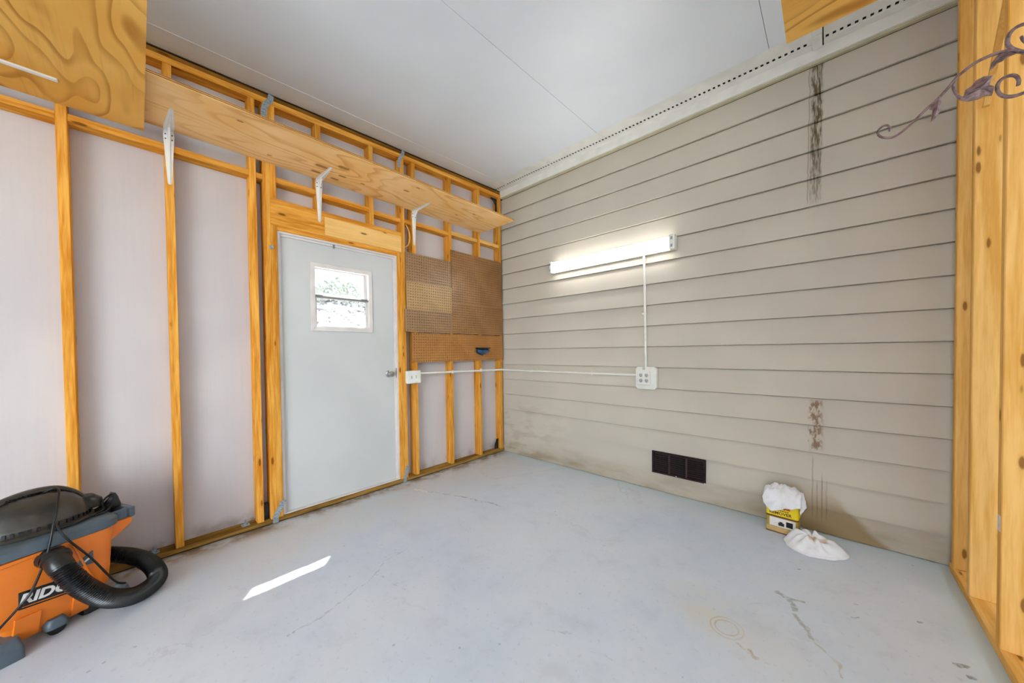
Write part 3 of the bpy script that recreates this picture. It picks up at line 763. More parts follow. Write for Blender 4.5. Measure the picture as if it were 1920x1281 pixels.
pegboard(-1.289, -0.776, 1.862, 2.128, 'peg_grey', 'greyish brown pegboard sheet at the top left beside the door')
pegboard(-1.285, -0.770, 1.604, 1.8615, 'peg_pale', 'palest tan pegboard sheet, second down on the left')
pegboard(-1.305, -0.772, 1.392, 1.6035, 'peg_grey', 'brown pegboard sheet third down on the left, reaching the door frame')
pegboard(-0.769, -0.030, 1.715, 2.255, 'peg_red', 'tallest reddish brown pegboard sheet at the top near the corner')
pegboard(-0.771, -0.022, 1.392, 1.7145, 'peg_red', 'reddish brown pegboard sheet below the tallest one near the corner')
pegboard(-1.238, -0.022, 1.105, 1.3845, 'peg_orange', 'wide orange brown pegboard sheet at the bottom holding the blue holder')

# blue tool holder on the lowest sheet
bh = empty('tool_holder', (0.0112, -0.345, 1.20))
bm = bmesh.new(); prism(bm, [(-0.105, 0.034), (0.075, 0.034), (0.080, 0.012), (-0.012, -0.044), (-0.100, -0.012)], 0.0002, 0.012, 'yz'); obj('back_plate', bm, 'blue_dark', bh, True, bevel=0.002)
bm = bmesh.new()
A = [(0.012, -0.088, 0.026), (0.012, 0.064, 0.026), (0.012, 0.066, 0.008), (0.012, -0.010, -0.036), (0.012, -0.086, -0.004)]
B = [(0.060, -0.066, 0.016), (0.060, 0.050, 0.016), (0.060, 0.052, 0.006), (0.060, -0.008, -0.020), (0.060, -0.064, 0.0)]
loft(bm, [A, B]); obj('tray', bm, 'blue', bh, True)
bm = bmesh.new(); prism(bm, [(-0.108, 0.046), (0.078, 0.046), (0.078, 0.034), (-0.108, 0.034)], 0.0002, 0.048, 'yz'); obj('lip', bm, 'blue_dark', bh, True, bevel=0.002)
tag(bh, 'small blue and black plastic tool holder on the lowest pegboard', 'holder')

# ------------------------------------------------------------------ electrical
sb = empty('switch_box', (0.0, -1.240, 0.971))
bm = bmesh.new(); box(bm, 0.0003, 0.034, -0.068, 0.068, -0.056, 0.056); obj('box', bm, 'pvc', sb, True, bevel=0.004)
bm = bmesh.new(); box(bm, 0.034, 0.040, -0.073, 0.073, -0.060, 0.060); obj('cover_plate', bm, 'pvc', sb, True, bevel=0.003)
for y in (-0.023, 0.023):
    bm = bmesh.new(); box(bm, 0.040, 0.0415, y-0.006, y+0.006, -0.014, 0.014); s_ = obj('switch_frame', bm, 'pvc_grey', sb, True)
    bm = bmesh.new(); prism(bm, [(0.0415, -0.006), (0.0415, 0.006), (0.053, 0.009), (0.053, 0.004)], y-0.004, y+0.004, 'xz'); obj('toggle', bm, 'pvc', sb, True)
tag(sb, 'cream double switch box on the studs beside the door', 'switch')

def conduit(name, pts, label, rad=0.0105):
    bm = bmesh.new(); tube(bm, pts, rad, 10)
    t = empty(name, pts[0]); obj('pipe', bm, 'pvc', t, smooth=True, auto=50)
    return tag(t, label, 'conduit')
c1 = conduit('conduit', [(0.0115, -1.170, 1.000), (0.0115, -0.80, 0.996), (0.0115, -0.4, 0.990), (0.0115, -0.045, 0.984), (0.018, -0.024, 0.983), (0.035, -0.0125, 0.982),
             (0.5, -0.0125, 0.980), (1.0, -0.0125, 0.980), (1.648, -0.0125, 0.979)], 'thin white conduit running level from the switch box to the outlet box')
for y in (-0.77, -0.374): bx('strap_clip', (0.0005, 0.0235, y-0.006, y+0.006, 0.976, 1.010), 'pvc', c1, bevel=0.002)
for x in (0.45, 1.2): bx('strap_clip', (x-0.006, x+0.006, -0.0245, -0.0005, 0.964, 0.996), 'pvc', c1, bevel=0.002)
c2 = conduit('conduit', [(1.717, -0.0125, 1.050), (1.712, -0.0125, 1.5), (1.706, -0.0125, 2.008)], 'upright white conduit dropping from the lamp to the outlet box')
bx('strap_clip', (1.690, 1.729, -0.0245, -0.0005, 1.504, 1.518), 'pvc', c2, bevel=0.002)

ob = empty('outlet_box', (1.734, -0.001, 0.961))
def octo(hx, hz, c): return [(-hx+c, -hz), (hx-c, -hz), (hx, -hz+c), (hx, hz-c), (hx-c, hz), (-hx+c, hz), (-hx, hz-c), (-hx, -hz+c)]
bm = bmesh.new(); prism(bm, octo(0.083, 0.090, 0.016), -0.050, -0.0002, 'xz'); obj('box', bm, 'pvc', ob, True, bevel=0.002)
bm = bmesh.new(); prism(bm, octo(0.088, 0.095, 0.018), -0.056, -0.050, 'xz'); obj('cover_plate', bm, 'pvc', ob, True, bevel=0.002)
bm = bmesh.new(); box(bm, -0.062, 0.040, -0.074, -0.056, -0.058, 0.056); obj('receptacle_plate', bm, 'pvc', ob, True, bevel=0.003)
for x in (-0.036, 0.012):
    for z in (-0.022, 0.024):
        bm = bmesh.new(); prism(bm, [(x+0.016*math.cos(R(a))*1.05, z+0.017*math.sin(R(a))) for a in range(0, 360, 30)], -0.0765, -0.074, 'xz'); oo = obj('outlet', bm, 'pvc_grey', ob, True)
        for dx, dz, ww, hh in ((-0.006, 0.004, 0.0014, 0.006), (0.006, 0.004, 0.0014, 0.005), (0, -0.008, 0.003, 0.003)):
            bm = bmesh.new(); box(bm, x+dx-ww, x+dx+ww, -0.0770, -0.0764, z+dz-hh, z+dz+hh); sl = obj('slot', bm, 'slot', ob, True)
            sl.parent = oo; sl.location = Vector(sl.location)-Vector(oo.location)
bm = bmesh.new(); box(bm, -0.027, -0.007, -0.062, -0.030, 0.070, 0.094); obj('conduit_hub', bm, 'pvc_grey', ob, True, bevel=0.003)
tag(ob, 'white four-socket outlet box with clipped corners on the siding', 'outlet')

# fluorescent lamp
lp = empty('wall_lamp', (1.358, -0.001, 2.063))
bm = bmesh.new(); box(bm, -0.612, 0.612, -0.030, 0.0, -0.056, 0.056); obj('housing', bm, 'pvc', lp, True, bevel=0.002)
bm = bmesh.new(); prof = [(-0.0305, -0.052)]
for a in range(0, 181, 20): prof.append((-0.034-0.040*math.sin(R(a))**0.6 if 0 < a < 180 else -0.034, -0.052*math.cos(R(a))))
prof.append((-0.0305, 0.052))
prism(bm, prof, -0.590, 0.568, 'yz'); obj('lens', bm, 'lens', lp, True)
for x0, x1 in ((-0.614, -0.590), (0.568, 0.614)):
    bm = bmesh.new(); box(bm, x0, x1, -0.072, -0.0305, -0.058, 0.058); e = obj('end_cap', bm, 'pvc', lp, True, bevel=0.004)
    for z in (-0.030, 0.030):
        bm = bmesh.new(); box(bm, (x0+x1)/2-0.008, (x0+x1)/2+0.008, -0.0735, -0.071, z-0.012, z+0.012); q = obj('lamp_holder', bm, 'galv', lp, True)
        q.parent = e; q.location = Vector(q.location)-Vector(e.location)
tag(lp, 'long white fluorescent lamp glowing on the siding wall', 'lamp')

# crawl-space vent
vt = empty('wall_vent', (1.972, 0.0, 0.247))
bm = bmesh.new()
for a, b, c, d in ((-0.205, 0.205, 0.078, 0.092), (-0.205, 0.205, -0.092, -0.078), (-0.205, -0.190, -0.078, 0.078), (0.190, 0.205, -0.078, 0.078)): box(bm, a, b, -0.016, -0.001, c, d)
obj('frame', bm, 'vent', vt, True)
for x in (-0.066, 0.066):
    bm = bmesh.new(); box(bm, x-0.007, x+0.007, -0.014, -0.001, -0.078, 0.078); obj('mullion', bm, 'vent_rib', vt, True)
for i in range(9):
    z = -0.068+i*0.017
    bm = bmesh.new(); prism(bm, [(-0.002, z-0.004), (-0.012, z-0.008), (-0.012, z-0.006), (-0.002, z-0.002)], -0.190, 0.190, 'yz'); obj('louvre', bm, 'vent', vt, True)
bm = bmesh.new(); box(bm, -0.190, 0.190, -0.0015, 0.010, -0.078, 0.078); obj('mesh_back', bm, 'slot', vt, True)
for x, z in ((-0.01, -0.085), (0.2, -0.09)):
    bm = bmesh.new(); box(bm, x-0.003, x+0.003, -0.018, -0.016, z-0.003, z+0.003); obj('paint_chip', bm, 'letter', vt, True)
tag(vt, 'dark brown foundation vent low in the siding', 'vent')

# ------------------------------------------------------------------ can and rags
can = empty('metal_can', (2.660, -0.128, 0.0), R(-4))
HX, HY, HZ = 0.083, 0.052, 0.232
bm = bmesh.new(); loft(bm, [rrect(HX, HY, 0.012, z) for z in (0.0, 0.004, HZ-0.004, HZ)]); obj('tin', bm, 'can', can, True, True, auto=35)
for z in (0.0, HZ-0.006):
    bm = bmesh.new(); loft(bm, [rrect(HX+0.0022, HY+0.0022, 0.013, z+q) for q in (0.0005, 0.006)]); obj('rim', bm, 'brown', can, True, True, auto=35)
bm = bmesh.new(); loft(bm, [rrect(HX+0.0008, HY+0.0008, 0.0125, z) for z in (0.112, 0.226)], cap=False); lb = obj('yellow_band', bm, 'yellow', can, True, True, auto=35)
bm = bmesh.new(); loft(bm, [rrect(HX+0.0009, HY+0.0009, 0.0125, z) for z in (0.102, 0.112)], cap=False); obj('brown_band', bm, 'brown', can, True, True, auto=35)
bm = bmesh.new(); loft(bm, [rrect(HX+0.0009, HY+0.0009, 0.0125, z) for z in (0.008, 0.038)], cap=False); obj('tan_band', bm, 'tan', can, True, True, auto=35)
bm = bmesh.new(); box(bm, -0.064, 0.070, -HY-0.0020, -HY-0.0008, 0.042, 0.098); obj('picture_panel', bm, 'letter', can, True)
for (x0, x1, z0, z1) in ((-0.018, 0.012, 0.050, 0.070), (0.022, 0.056, 0.052, 0.086), (-0.012, 0.004, 0.070, 0.076)):
    bm = bmesh.new(); box(bm, x0, x1, -HY-0.0028, -HY-0.0020, z0, z1); obj('picture_print', bm, 'decal', can, True)
front = lambda x, z, y=-HY-0.0012: Matrix.Translation((x, y, z)) @ Matrix.Rotation(R(90), 4, 'X')
text('lettering', 'REMOVER', 0.026, 'brown', can, front(-0.008, 0.129), offset=0.0006)
for k, x in enumerate((-0.030, -0.018, -0.006, 0.006, 0.018, 0.030)):      # illegible small line
    bm = bmesh.new(); box(bm, x-0.005, x+0.005, -HY-0.0022, -HY-0.0008, 0.146, 0.151); obj('small_print', bm, 'brown', can, True)
for k, (x, hgt) in enumerate(((-0.026, 0.018), (-0.012, 0.022), (0.003, 0.017), (0.018, 0.022), (0.034, 0.018))):   # red word, mostly under the rag
    bm = bmesh.new()
    prism(bm, [(x-0.006, 0.158), (x-0.001, 0.158), (x+0.001, 0.158+hgt*0.5), (x+0.003, 0.158), (x+0.007, 0.158), (x+0.006, 0.158+hgt), (x+0.001, 0.158+hgt), (x-0.001, 0.158+hgt*0.6), (x-0.003, 0.158+hgt), (x-0.007, 0.158+hgt)], -HY-0.0022, -HY-0.0008, 'xz')
    obj('red_print', bm, 'red', can, True)
tag(can, 'yellow remover can under a white rag by the siding', 'can')

def fbm(p, s, o=3):
    v = 0; a = 1
    for _ in range(o): v += a*mnoise.noise(p*s); a *= 0.5; s *= 2
    return v
# rag draped over the can
def rag_on_can():
    bm = bmesh.new(); n = 52; S = 0.262; V = []
    rz = R(28)
    for i in range(n+1):
        row = []
        for j in range(n+1):
            u, v = (i/n-0.5)*S, (j/n-0.5)*S
            x, y = u*math.cos(rz)-v*math.sin(rz), u*math.sin(rz)+v*math.cos(rz)
            x *= 1.05
            ox, oy = max(abs(x)-HX-0.006, 0), max(abs(y)-HY-0.006, 0)
            over = math.hypot(ox, oy)
            # outside the lid the cloth turns down; only a little stays outward
            px = math.copysign(min(abs(x), HX+0.006), x); py = math.copysign(min(abs(y), HY+0.006), y)
            ang = math.atan2(y, x)
            fold = 0.011*math.sin(ang*5+0.6)+0.005*math.sin(ang*9+2.0)
            out = min(over, 0.03)*0.35 + fold*min(over/0.05, 1)
            out = max(out, 0.003 if over > 0 else 0)
            d = Vector((ox*math.copysign(1, x), oy*math.copysign(1, y), 0))
            if d.length > 1e-6: d.normalize()
            px += d.x*out; py += d.y*out
            inside = 1-min(over/0.03, 1)
            r = math.hypot(x/HX, y/HY)
            crump = 0.062*max(0, 1-r*0.55) + 0.040*abs(fbm(Vector((x, y, 0.3)), 13)) + 0.012*abs(fbm(Vector((x, y, 4.0)), 34, 2))
            z = HZ+0.004 + crump*(0.3+0.7*inside) - over*0.86
            px += 0.004*fbm(Vector((x, y, 2)), 24); py += 0.004*fbm(Vector((x, y, 7)), 24)*(1 if over == 0 else 0.3)
            row.append(bm.verts.new((px, py, max(z, 0.06))))
        V.append(row)
    for i in range(n):
        for j in range(n): bm.faces.new((V[i][j], V[i+1][j], V[i+1][j+1], V[i][j+1]))
    o = obj('rag', bm, 'rag', None, smooth=True)
    o.location = Vector(o.location)+Vector((2.660, -0.128, 0)); o.rotation_euler = (0, 0, R(-4))
    m = o.modifiers.new('thickness', 'SOLIDIFY'); m.thickness = 0.004; m.offset = 1
    return tag(o, 'crumpled white rag draped over the yellow can', 'rag', 'white rags')
rag_on_can()
def rag_on_floor():
    bm = bmesh.new(); nr, na = 26, 96
    def outline(a):
        # long pointed towards +x, rounder at the other end
        e = 1/math.sqrt((math.cos(a)/0.146)**2+(math.sin(a)/0.112)**2)
        return e*(1+0.06*math.cos(a)**5+0.05*math.sin(3*a+0.7)+0.025*math.sin(7*a+1.3)+0.012*math.sin(13*a))
    ctr = bm.verts.new((0, 0, 0.052)); rings = []
    for i in range(1, nr+1):
        t = i/nr; ring = []
        for j in range(na):
            a = 2*math.pi*j/na; r = outline(a)*t
            x, y = r*math.cos(a), r*math.sin(a)
            h = 0.072*(1-t**2.4)
            ridge = 0.020*math.exp(-((math.sin(a)*r*18-0.35)**2))*(1-t**4)
            dent = -0.030*math.exp(-(((x-0.028)/0.055)**2+((y-0.0)/0.022)**2))
            fold = (0.011*math.sin(a*6+3*t+0.5)+0.006*math.sin(a*11+1))*math.sin(math.pi*min(t*1.05, 1))
            cr = 0.016*fbm(Vector((x, y, 1.7)), 17)*(1-t**3)
            z = h+ridge+dent+fold+cr
            z = max(z, 0.006)
            if t > 0.93: z = 0.004+0.010*(1-t)/0.07+0.003*abs(math.sin(a*9))
            ring.append(bm.verts.new((x, y, max(z, 0.0035))))
        rings.append(ring)
    for j in range(na): bm.faces.new((ctr, rings[0][j], rings[0][(j+1) % na]))
    for A, B in zip(rings, rings[1:]):
        for j in range(na): bm.faces.new((A[j], B[j], B[(j+1) % na], A[(j+1) % na]))
    base = [bm.verts.new((v.co.x*0.985, v.co.y*0.985, 0.0006)) for v in rings[-1]]
    for j in range(na): bm.faces.new((rings[-1][j], base[j], base[(j+1) % na], rings[-1][(j+1) % na]))
    bm.faces.new(base[::-1])
    o = obj('rag', bm, 'rag', None, smooth=True)
    o.location = Vector(o.location)+Vector((2.806, -0.268, 0.0)); o.rotation_euler = (0, 0, R(6))
    return tag(o, 'white rag lying in a heap on the floor beside the can', 'rag', 'white rags')
rag_on_floor()

# ------------------------------------------------------------------ shop vacuum
vac = empty('shop_vacuum', (0.284, -3.302, 0.0), R(24.8))
# tank: narrow base with wheel arches, wider above
bm = bmesh.new()
loft(bm, [rrect(0.125, 0.105, 0.03, 0.030), rrect(0.138, 0.112, 0.03, 0.060), rrect(0.150, 0.128, 0.035, 0.100), rrect(0.160, 0.176, 0.04, 0.128),
          rrect(0.168, 0.180, 0.04, 0.20), rrect(0.178, 0.186, 0.045, 0.33), rrect(0.184, 0.190, 0.045, 0.392)])
tank = obj('tank', bm, 'orange', vac, True, True, auto=28)
# raised panels on the front of the tank
def front_x(z): return 0.150+(z-0.10)*0.36 if z < 0.128 else 0.160+(z-0.128)*0.0909
def fpanel(name, pts, th, mat, par=vac):
    bm = bmesh.new()
    A = [bm.verts.new((front_x(z)+0.0015-0.01, y, z)) for y, z in pts]; B = [bm.verts.new((front_x(z)+th, y, z)) for y, z in pts]
    n = len(pts); bm.faces.new(A[::-1]); bm.faces.new(B)
    for i in range(n): bm.faces.new((A[i], B[i], B[(i+1) % n], A[(i+1) % n]))
    return obj(name, bm, mat, par, True, bevel=0.0015)
fpanel('front_rib', [(-0.150, 0.372), (0.040, 0.382), (0.055, 0.392), (-0.150, 0.388)], 0.008, 'orange')
fpanel('front_rib', [(0.040, 0.382), (0.046, 0.384), (0.130, 0.128), (0.122, 0.128)], 0.007, 'orange')
fpanel('skirt', [(-0.104, 0.036), (-0.036, 0.036), (-0.036, 0.138), (-0.104, 0.142)], 0.010, 'orange')
fpanel('skirt', [(0.052, 0.036), (0.106, 0.036), (0.106, 0.132), (0.052, 0.138)], 0.010, 'orange')
lg = fpanel('logo_plate', [(-0.094, 0.176), (0.092, 0.150), (0.092, 0.226), (-0.094, 0.248)], 0.006, 'decal')
tilt = math.atan(0.0909)
def on_front(y, z, off=0.0075):
    zx = Vector((0, 1, 0.0)); zx = Vector((0, 0.992, -0.124)).normalized()
    nrm = Vector((math.cos(tilt), 0, -math.sin(tilt))); zx = (zx - nrm*zx.dot(nrm)).normalized(); yy = nrm.cross(zx)
    m = Matrix((zx, yy, nrm)).transposed().to_4x4(); m.translation = (front_x(z)+off, y, z); return m
text('lettering', 'RIDGID', 0.056, 'letter', vac, on_front(0.0, 0.204), offset=0.0022, shear=0.12)
fpanel('logo_line', [(-0.086, 0.1815), (0.086, 0.158), (0.086, 0.162), (-0.086, 0.1855)], 0.0072, 'orange')
fpanel('sticker', [(0.066, 0.285), (0.110, 0.312), (0.112, 0.250), (0.060, 0.255)], 0.004, 'rim')
fpanel('sticker_print', [(0.076, 0.272), (0.098, 0.288), (0.100, 0.276), (0.078, 0.262)], 0.0048, 'letter')
# lid rim with side handles
bm = bmesh.new(); loft(bm, [rrect(0.186, 0.194, 0.055, 0.390), rrect(0.196, 0.204, 0.06, 0.396), rrect(0.196, 0.204, 0.06, 0.428), rrect(0.186, 0.194, 0.055, 0.438), rrect(0.165, 0.17, 0.05, 0.444)])
obj('lid_rim', bm, 'rim', vac, True, True, auto=30)
for s in (1, -1):
    bm = bmesh.new(); prism(bm, [(0.180*s, 0.300), (0.215*s, 0.318), (0.268*s, 0.360), (0.268*s, 0.388), (0.180*s, 0.388)], -0.02, 0.125, 'yz')
    # grip block with a slot, standing off the tank
    obj('tank_handle', bm, 'orange', vac, True, bevel=0.004)
    bm = bmesh.new()
    box(bm, -0.025, 0.130, min(0.250*s, 0.278*s), max(0.250*s, 0.278*s), 0.388, 0.438)
    box(bm, 0.112, 0.130, min(0.190*s, 0.250*s), max(0.190*s, 0.250*s), 0.388, 0.438)
    box(bm, -0.025, -0.007, min(0.190*s, 0.250*s), max(0.190*s, 0.250*s), 0.388, 0.438)
    obj('latch', bm, 'rim', vac, True, bevel=0.005)
# motor head
bm = bmesh.new()
def ell(a, b, z, k=36, cx=-0.005, cy=0.0): return [(cx+a*math.copysign(abs(math.cos(2*math.pi*j/k))**0.85, math.cos(2*math.pi*j/k)), cy+b*math.copysign(abs(math.sin(2*math.pi*j/k))**0.85, math.sin(2*math.pi*j/k)), z) for j in range(k)]
loft(bm, [ell(0.158, 0.172, 0.436), ell(0.160, 0.174, 0.452), ell(0.150, 0.164, 0.462), ell(0.150, 0.164, 0.482), ell(0.146, 0.158, 0.490), ell(0.132, 0.142, 0.525), ell(0.112, 0.118, 0.555), ell(0.085, 0.088, 0.577), ell(0.05, 0.05, 0.588), ell(0.012, 0.012, 0.591)])
obj('motor_head', bm, 'dusty', vac, True, True, auto=35)
bm = bmesh.new()
for i in range(-9, 22):
    a = R(i*7.5); cx, cy = -0.005+0.153*math.copysign(abs(math.cos(a))**0.85, math.cos(a)), 0.166*math.copysign(abs(math.sin(a))**0.85, math.sin(a))
    bmesh.ops.create_cube(bm, size=1, matrix=Matrix.Translation((cx, cy, 0.472)) @ Matrix.Rotation(a, 4, 'Z') @ Matrix.Diagonal((0.006, 0.010, 0.016, 1)))
o = obj('vent_fins', bm, 'hose', vac, True); o['kind'] = 'stuff'
# carrying handle over the head
bm = bmesh.new()
path = catmull([(0.0, -0.135, 0.520), (0.0, -0.10, 0.573), (0.0, -0.02, 0.598), (0.0, 0.06, 0.594), (0.0, 0.115, 0.560), (0.0, 0.150, 0.515)], 6)
tube(bm, path, 0.024, 12, 0.55); obj('carry_handle', bm, 'dusty', vac, True, True, auto=40)
bm = bmesh.new()
for i in range(9): box(bm, 0.018, 0.028, -0.075+i*0.012, -0.068+i*0.012, 0.578, 0.596)
obj('grip_ribs', bm, 'hose', vac, True)
bm = bmesh.new(); loft(bm, [ell(0.05, 0.055, 0.470, 20, 0.02, 0.155), ell(0.048, 0.052, 0.505, 20, 0.02, 0.15), ell(0.035, 0.038, 0.528, 20, 0.02, 0.14)]); obj('switch_housing', bm, 'black', vac, True, True, auto=40)
# cord hook fin on the right
bm = bmesh.new(); prism(bm, [(0.165, 0.440), (0.250, 0.440), (0.252, 0.456), (0.240, 0.495), (0.232, 0.518), (0.226, 0.515), (0.226, 0.490), (0.205, 0.464), (0.165, 0.452)], 0.035, 0.075, 'yz'); obj('cord_hook', bm, 'black', vac, True, bevel=0.003)
# casters and feet
def caster(cx, cy):
    bm = bmesh.new(); k = 16
    loft(bm, [[(cx-0.012+0.0, cy+0.028*math.cos(2*math.pi*j/k), 0.029+0.028*math.sin(2*math.pi*j/k)) for j in range(k)], [(cx+0.012, cy+0.028*math.cos(2*math.pi*j/k), 0.029+0.028*math.sin(2*math.pi*j/k)) for j in range(k)]])
    wv = obj('wheel', bm, 'hose', vac, True, True, auto=40)
    bm = bmesh.new(); loft(bm, [rrect(0.030, 0.034, 0.02, 0.034, cx, cy), rrect(0.030, 0.034, 0.02, 0.050, cx, cy), rrect(0.018, 0.022, 0.014, 0.070, cx, cy)]); obj('caster_hood', bm, 'rim', vac, True, True, auto=35)
caster(0.146, 0.006); caster(-0.13, 0.10); caster(-0.13, -0.10)
bm = bmesh.new(); loft(bm, [rrect(0.060, 0.036, 0.012, 0.001, 0.155, -0.128), rrect(0.058, 0.034, 0.012, 0.045, 0.150, -0.126), rrect(0.036, 0.026, 0.012, 0.074, 0.135, -0.120)]); obj('foot', bm, 'rim', vac, True, True, auto=30)
bm = bmesh.new(); loft(bm, [rrect(0.10, 0.045, 0.02, 0.0015, 0.02, 0.14), rrect(0.095, 0.042, 0.02, 0.05, 0.02, 0.135), rrect(0.07, 0.03, 0.02, 0.115, 0.02, 0.13)]); obj('foot', bm, 'black', vac, True, True, auto=30)
bm = bmesh.new(); loft(bm, [ell(0.036, 0.034, 0.002, 20, 0.165, 0.200), ell(0.036, 0.034, 0.045, 20, 0.165, 0.200), ell(0.026, 0.024, 0.085, 20, 0.165, 0.198), ell(0.012, 0.012, 0.098, 20, 0.165, 0.196)]); obj('foot', bm, 'rim', vac, True, True, auto=30)
# hose with its elbow
HP = [(0.165, -0.020, 0.352), (0.205, -0.010, 0.351), (0.243, -0.010, 0.325), (0.268, 0.006, 0.275), (0.284, 0.045, 0.196), (0.284, 0.110, 0.112), (0.262, 0.200, 0.054),
      (0.225, 0.285, 0.041), (0.165, 0.340, 0.050), (0.075, 0.352, 0.088), (-0.02, 0.330, 0.120), (-0.10, 0.275, 0.150), (-0.150, 0.20, 0.19)]
cp = catmull(HP, 24)
elb = cp[24*0:24*2+8]; bm = bmesh.new(); tube(bm, elb, lambda t: 0.040+0.004*(abs(t-0.30) < 0.05)+0.005*(abs(t-0.55) < 0.06)-0.002*t, 18); obj('elbow', bm, 'black', vac, True, True, auto=50)
seg_pts = cp[24*2+4:]
# resample evenly so each corrugation is about 7 mm
L = [0]
for a, b in zip(seg_pts, seg_pts[1:]): L.append(L[-1]+(b-a).length)
N = int(L[-1]/0.0043); rs = []; k = 0
for i in range(N+1):
    s = L[-1]*i/N
    while k < len(L)-2 and L[k+1] < s: k += 1
    rs.append(seg_pts[k].lerp(seg_pts[k+1], (s-L[k])/max(L[k+1]-L[k], 1e-9)))
bm = bmesh.new(); cnt = [0]
def hr(t):
    cnt[0] += 1; return 0.0395 if cnt[0] % 2 else 0.0345
tube(bm, rs, hr, 18); obj('hose', bm, 'hose', vac, True, True, auto=20)
# power cord thrown over the head
bm = bmesh.new()
tube(bm, catmull([(0.196, -0.160, 0.135), (0.190, -0.139, 0.155), (0.182, -0.097, 0.195), (0.188, -0.065, 0.245), (0.206, -0.036, 0.354), (0.208, -0.022, 0.42), (0.191, -0.006, 0.484), (0.158, 0.018, 0.549), (0.100, 0.044, 0.598), (0.070, 0.046, 0.610), (0.055, 0.036, 0.606), (0.050, 0.02, 0.598)], 8), 0.0042, 8)
tube(bm, catmull([(0.186, -0.004, 0.500), (0.198, 0.008, 0.455), (0.212, 0.030, 0.400), (0.205, 0.095, 0.285), (0.205, 0.164, 0.140), (0.195, 0.205, 0.100)], 8), 0.0042, 8)
tube(bm, catmull([(0.10, 0.10, 0.452), (0.125, 0.15, 0.450), (0.10, 0.19, 0.448), (0.07, 0.22, 0.470), (0.055, 0.238, 0.500), (0.05, 0.22, 0.505), (0.06, 0.19, 0.480), (0.09, 0.18, 0.455), (0.13, 0.12, 0.455), (0.158, 0.06, 0.452), (0.162, 0.0, 0.452)], 8), 0.0042, 8)
obj('power_cord', bm, 'hose', vac, True, True)
tag(vac, 'orange and black shop vacuum with coiled hose at lower left', 'vacuum')

# ------------------------------------------------------------------ bronze scroll ornament on a partition stud
sc_ = empty('scroll_ornament', (3.356, -1.190, 2.0))
SY = -1.190
def scroll(pts, r0, r1, name):
    bm = bmesh.new(); P = catmull([(x, SY, z) for x, z in pts], 6)
    tube(bm, P, lambda t: 1.35*(r0+(r1-r0)*t), 8, 0.8); obj(name, bm, 'scroll', sc_, smooth=True)
stem = [(3.024, 1.948), (3.026, 1.959), (3.021, 1.969), (3.013, 1.973), (3.003, 1.969), (2.997, 1.958), (2.999, 1.945), (3.009, 1.933), (3.025, 1.925), (3.041, 1.926), (3.06, 1.938), (3.086, 1.963), (3.111, 1.988), (3.135, 2.01), (3.156, 2.036), (3.17, 2.055), (3.188, 2.07), (3.205, 2.08), (3.227, 2.085), (3.246, 2.085), (3.267, 2.079), (3.283, 2.068), (3.301, 2.051), (3.32, 2.023), (3.339, 1.986), (3.356, 1.94)]
scroll(stem, 0.0026, 0.0048, 'stem')
scroll([(3.286, 2.110), (3.290, 2.095), (3.300, 2.081), (3.314, 2.08), (3.319, 2.099), (3.311, 2.124), (3.296, 2.141), (3.278, 2.142), (3.267, 2.132), (3.263, 2.118), (3.263, 2.1), (3.271, 2.082), (3.283, 2.068)], 0.003, 0.005, 'tendril')
scroll([(3.163, 2.04), (3.162, 2.026), (3.167, 2.005), (3.175, 1.988), (3.186, 1.979), (3.204, 1.979), (3.224, 1.983), (3.238, 1.979)], 0.003, 0.005, 'tendril')
scroll([(3.282, 1.97), (3.283, 1.983), (3.279, 1.997), (3.271, 2.005), (3.259, 2.006), (3.249, 1.998), (3.245, 1.982), (3.249, 1.963), (3.259, 1.949), (3.274, 1.942), (3.292, 1.943), (3.307, 1.95), (3.324, 1.961), (3.343, 1.974), (3.356, 1.985)], 0.004, 0.0045, 'tendril')
def leaf(pts, spine):
    bm = bmesh.new(); cx = sum(p[0] for p in pts)/len(pts); cz = sum(p[1] for p in pts)/len(pts)
    F = [bm.verts.new((x, SY-0.0015, z)) for x, z in pts]; Bk = [bm.verts.new((x, SY+0.0025, z)) for x, z in pts]
    cf = bm.verts.new((cx, SY-0.010, cz)); cb = bm.verts.new((cx, SY+0.005, cz)); n = len(pts)
    for i in range(n):
        j = (i+1) % n
        bm.faces.new((F[i], F[j], cf)); bm.faces.new((Bk[j], Bk[i], cb)); bm.faces.new((F[i], Bk[i], Bk[j], F[j]))
    lf = obj('leaf', bm, 'scroll', sc_)
    bm = bmesh.new(); tube(bm, catmull([(x, SY-0.0085, z) for x, z in spine], 5), lambda t: 0.0022-0.0014*t, 6)
    v = obj('vein', bm, 'scroll', sc_); v.parent = lf; v.location = Vector(v.location)-Vector(lf.location)
leaf([(3.135, 2.01), (3.138, 1.989), (3.136, 1.968), (3.128, 1.948), (3.116, 1.938), (3.119, 1.957), (3.12, 1.976), (3.113, 1.981), (3.123, 1.997)], [(3.134, 2.008), (3.130, 1.985), (3.126, 1.962), (3.117, 1.940)])
leaf([(3.265, 2.079), (3.252, 2.084), (3.242, 2.075), (3.234, 2.062), (3.231, 2.043), (3.238, 2.046), (3.244, 2.056), (3.254, 2.057), (3.265, 2.065), (3.277, 2.065)], [(3.268, 2.074), (3.250, 2.070), (3.240, 2.060), (3.232, 2.045)])
leaf([(3.182, 1.986), (3.186, 2.006), (3.197, 2.011), (3.206, 2.024), (3.221, 2.029), (3.237, 2.022), (3.233, 2.01), (3.231, 1.997), (3.24, 1.988), (3.238, 1.972), (3.236, 1.964), (3.224, 1.969), (3.211, 1.965), (3.193, 1.968), (3.175, 1.979)], [(3.180, 1.982), (3.200, 1.994), (3.218, 2.006), (3.234, 2.020)])
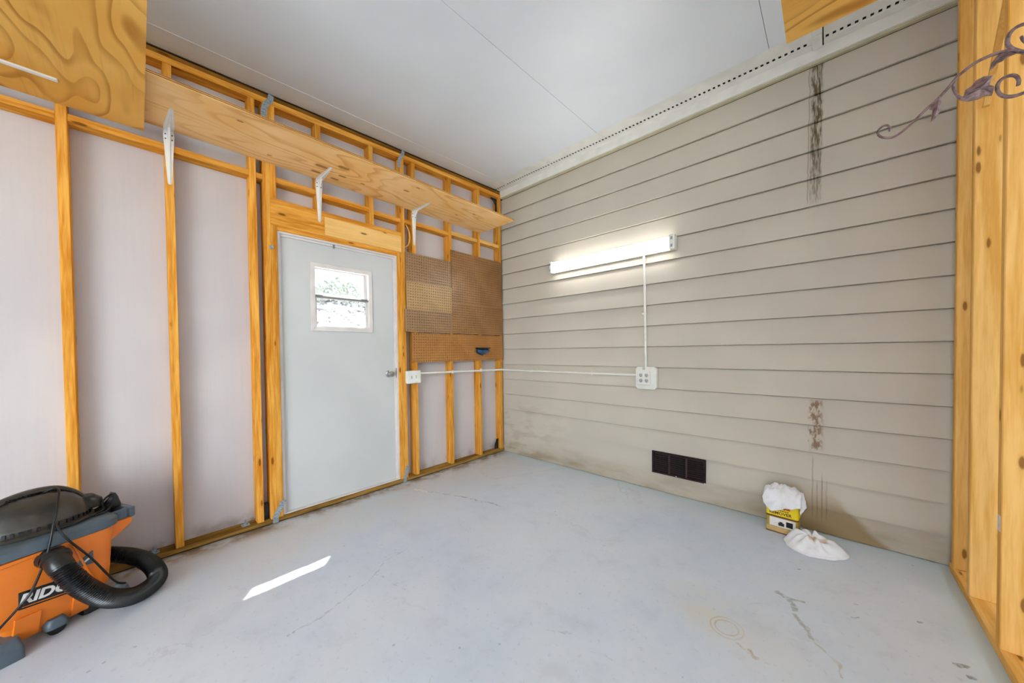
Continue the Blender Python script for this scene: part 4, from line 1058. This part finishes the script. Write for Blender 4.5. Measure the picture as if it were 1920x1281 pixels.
bm = bmesh.new(); tube(bm, catmull([(3.188, 1.998, 0)[:2] + (0,) for _ in range(2)], 1) if False else catmull([(3.190, SY-0.0085, 1.990), (3.208, SY-0.011, 1.992), (3.224, SY-0.010, 1.985), (3.236, SY-0.006, 1.972)], 5), 0.0018, 6); obj('vein', bm, 'scroll', sc_)
bm = bmesh.new(); box(bm, 3.351, 3.3568, SY-0.012, SY+0.012, 1.90, 2.03); obj('mounting_plate', bm, 'scroll', sc_, bevel=0.002)
tag(sc_, 'bronze metal scroll ornament with leaves at upper right', 'ornament')

# ------------------------------------------------------------------ shrub outside, seen through the door window
def shrub(cx, cy, rad, z0, z1, n, label, seed):
    rnd = random.Random(seed); t = empty('shrub', (cx, cy, -0.125))
    bm = bmesh.new()
    for i in range(n):
        a = rnd.uniform(0, 2*math.pi); q = rnd.uniform(-1, 1); rr = rnd.uniform(0.55, 1.0)**0.5
        p = Vector((cx+rad*rr*math.sqrt(1-q*q)*math.cos(a), cy+rad*rr*math.sqrt(1-q*q)*math.sin(a), (z0+z1)/2+(z1-z0)/2*rr*q))
        m = Matrix.Translation(p) @ Matrix.Rotation(rnd.uniform(0, 6.28), 4, 'Z') @ Matrix.Rotation(rnd.uniform(-1.2, 1.2), 4, 'X')
        s_ = rnd.uniform(0.05, 0.09)
        vs = [bm.verts.new(m @ Vector(v)) for v in ((0, -s_, 0), (s_*0.5, 0, 0.01), (0, s_*1.2, 0), (-s_*0.5, 0, 0.01))]
        bm.faces.new(vs)
    f = obj('foliage', bm, 'leaf', t); f['kind'] = 'stuff'
    bm = bmesh.new()
    for k in range(5):
        a = k*1.26; tube(bm, catmull([(cx+0.04*math.cos(a), cy+0.04*math.sin(a), -0.12), (cx+0.15*math.cos(a), cy+0.15*math.sin(a), z0+0.2), (cx+0.5*rad*math.cos(a), cy+0.5*rad*math.sin(a), (z0+z1)/2+0.2)], 5), lambda t: 0.035-0.022*t, 7)
    obj('stem', bm, 'ply_edge', t)
    return tag(t, label, 'shrub')
shrub(-4.6, -0.15, 0.85, 0.3, 2.75, 2600, 'leafy green shrub outdoors behind the door window', 3)
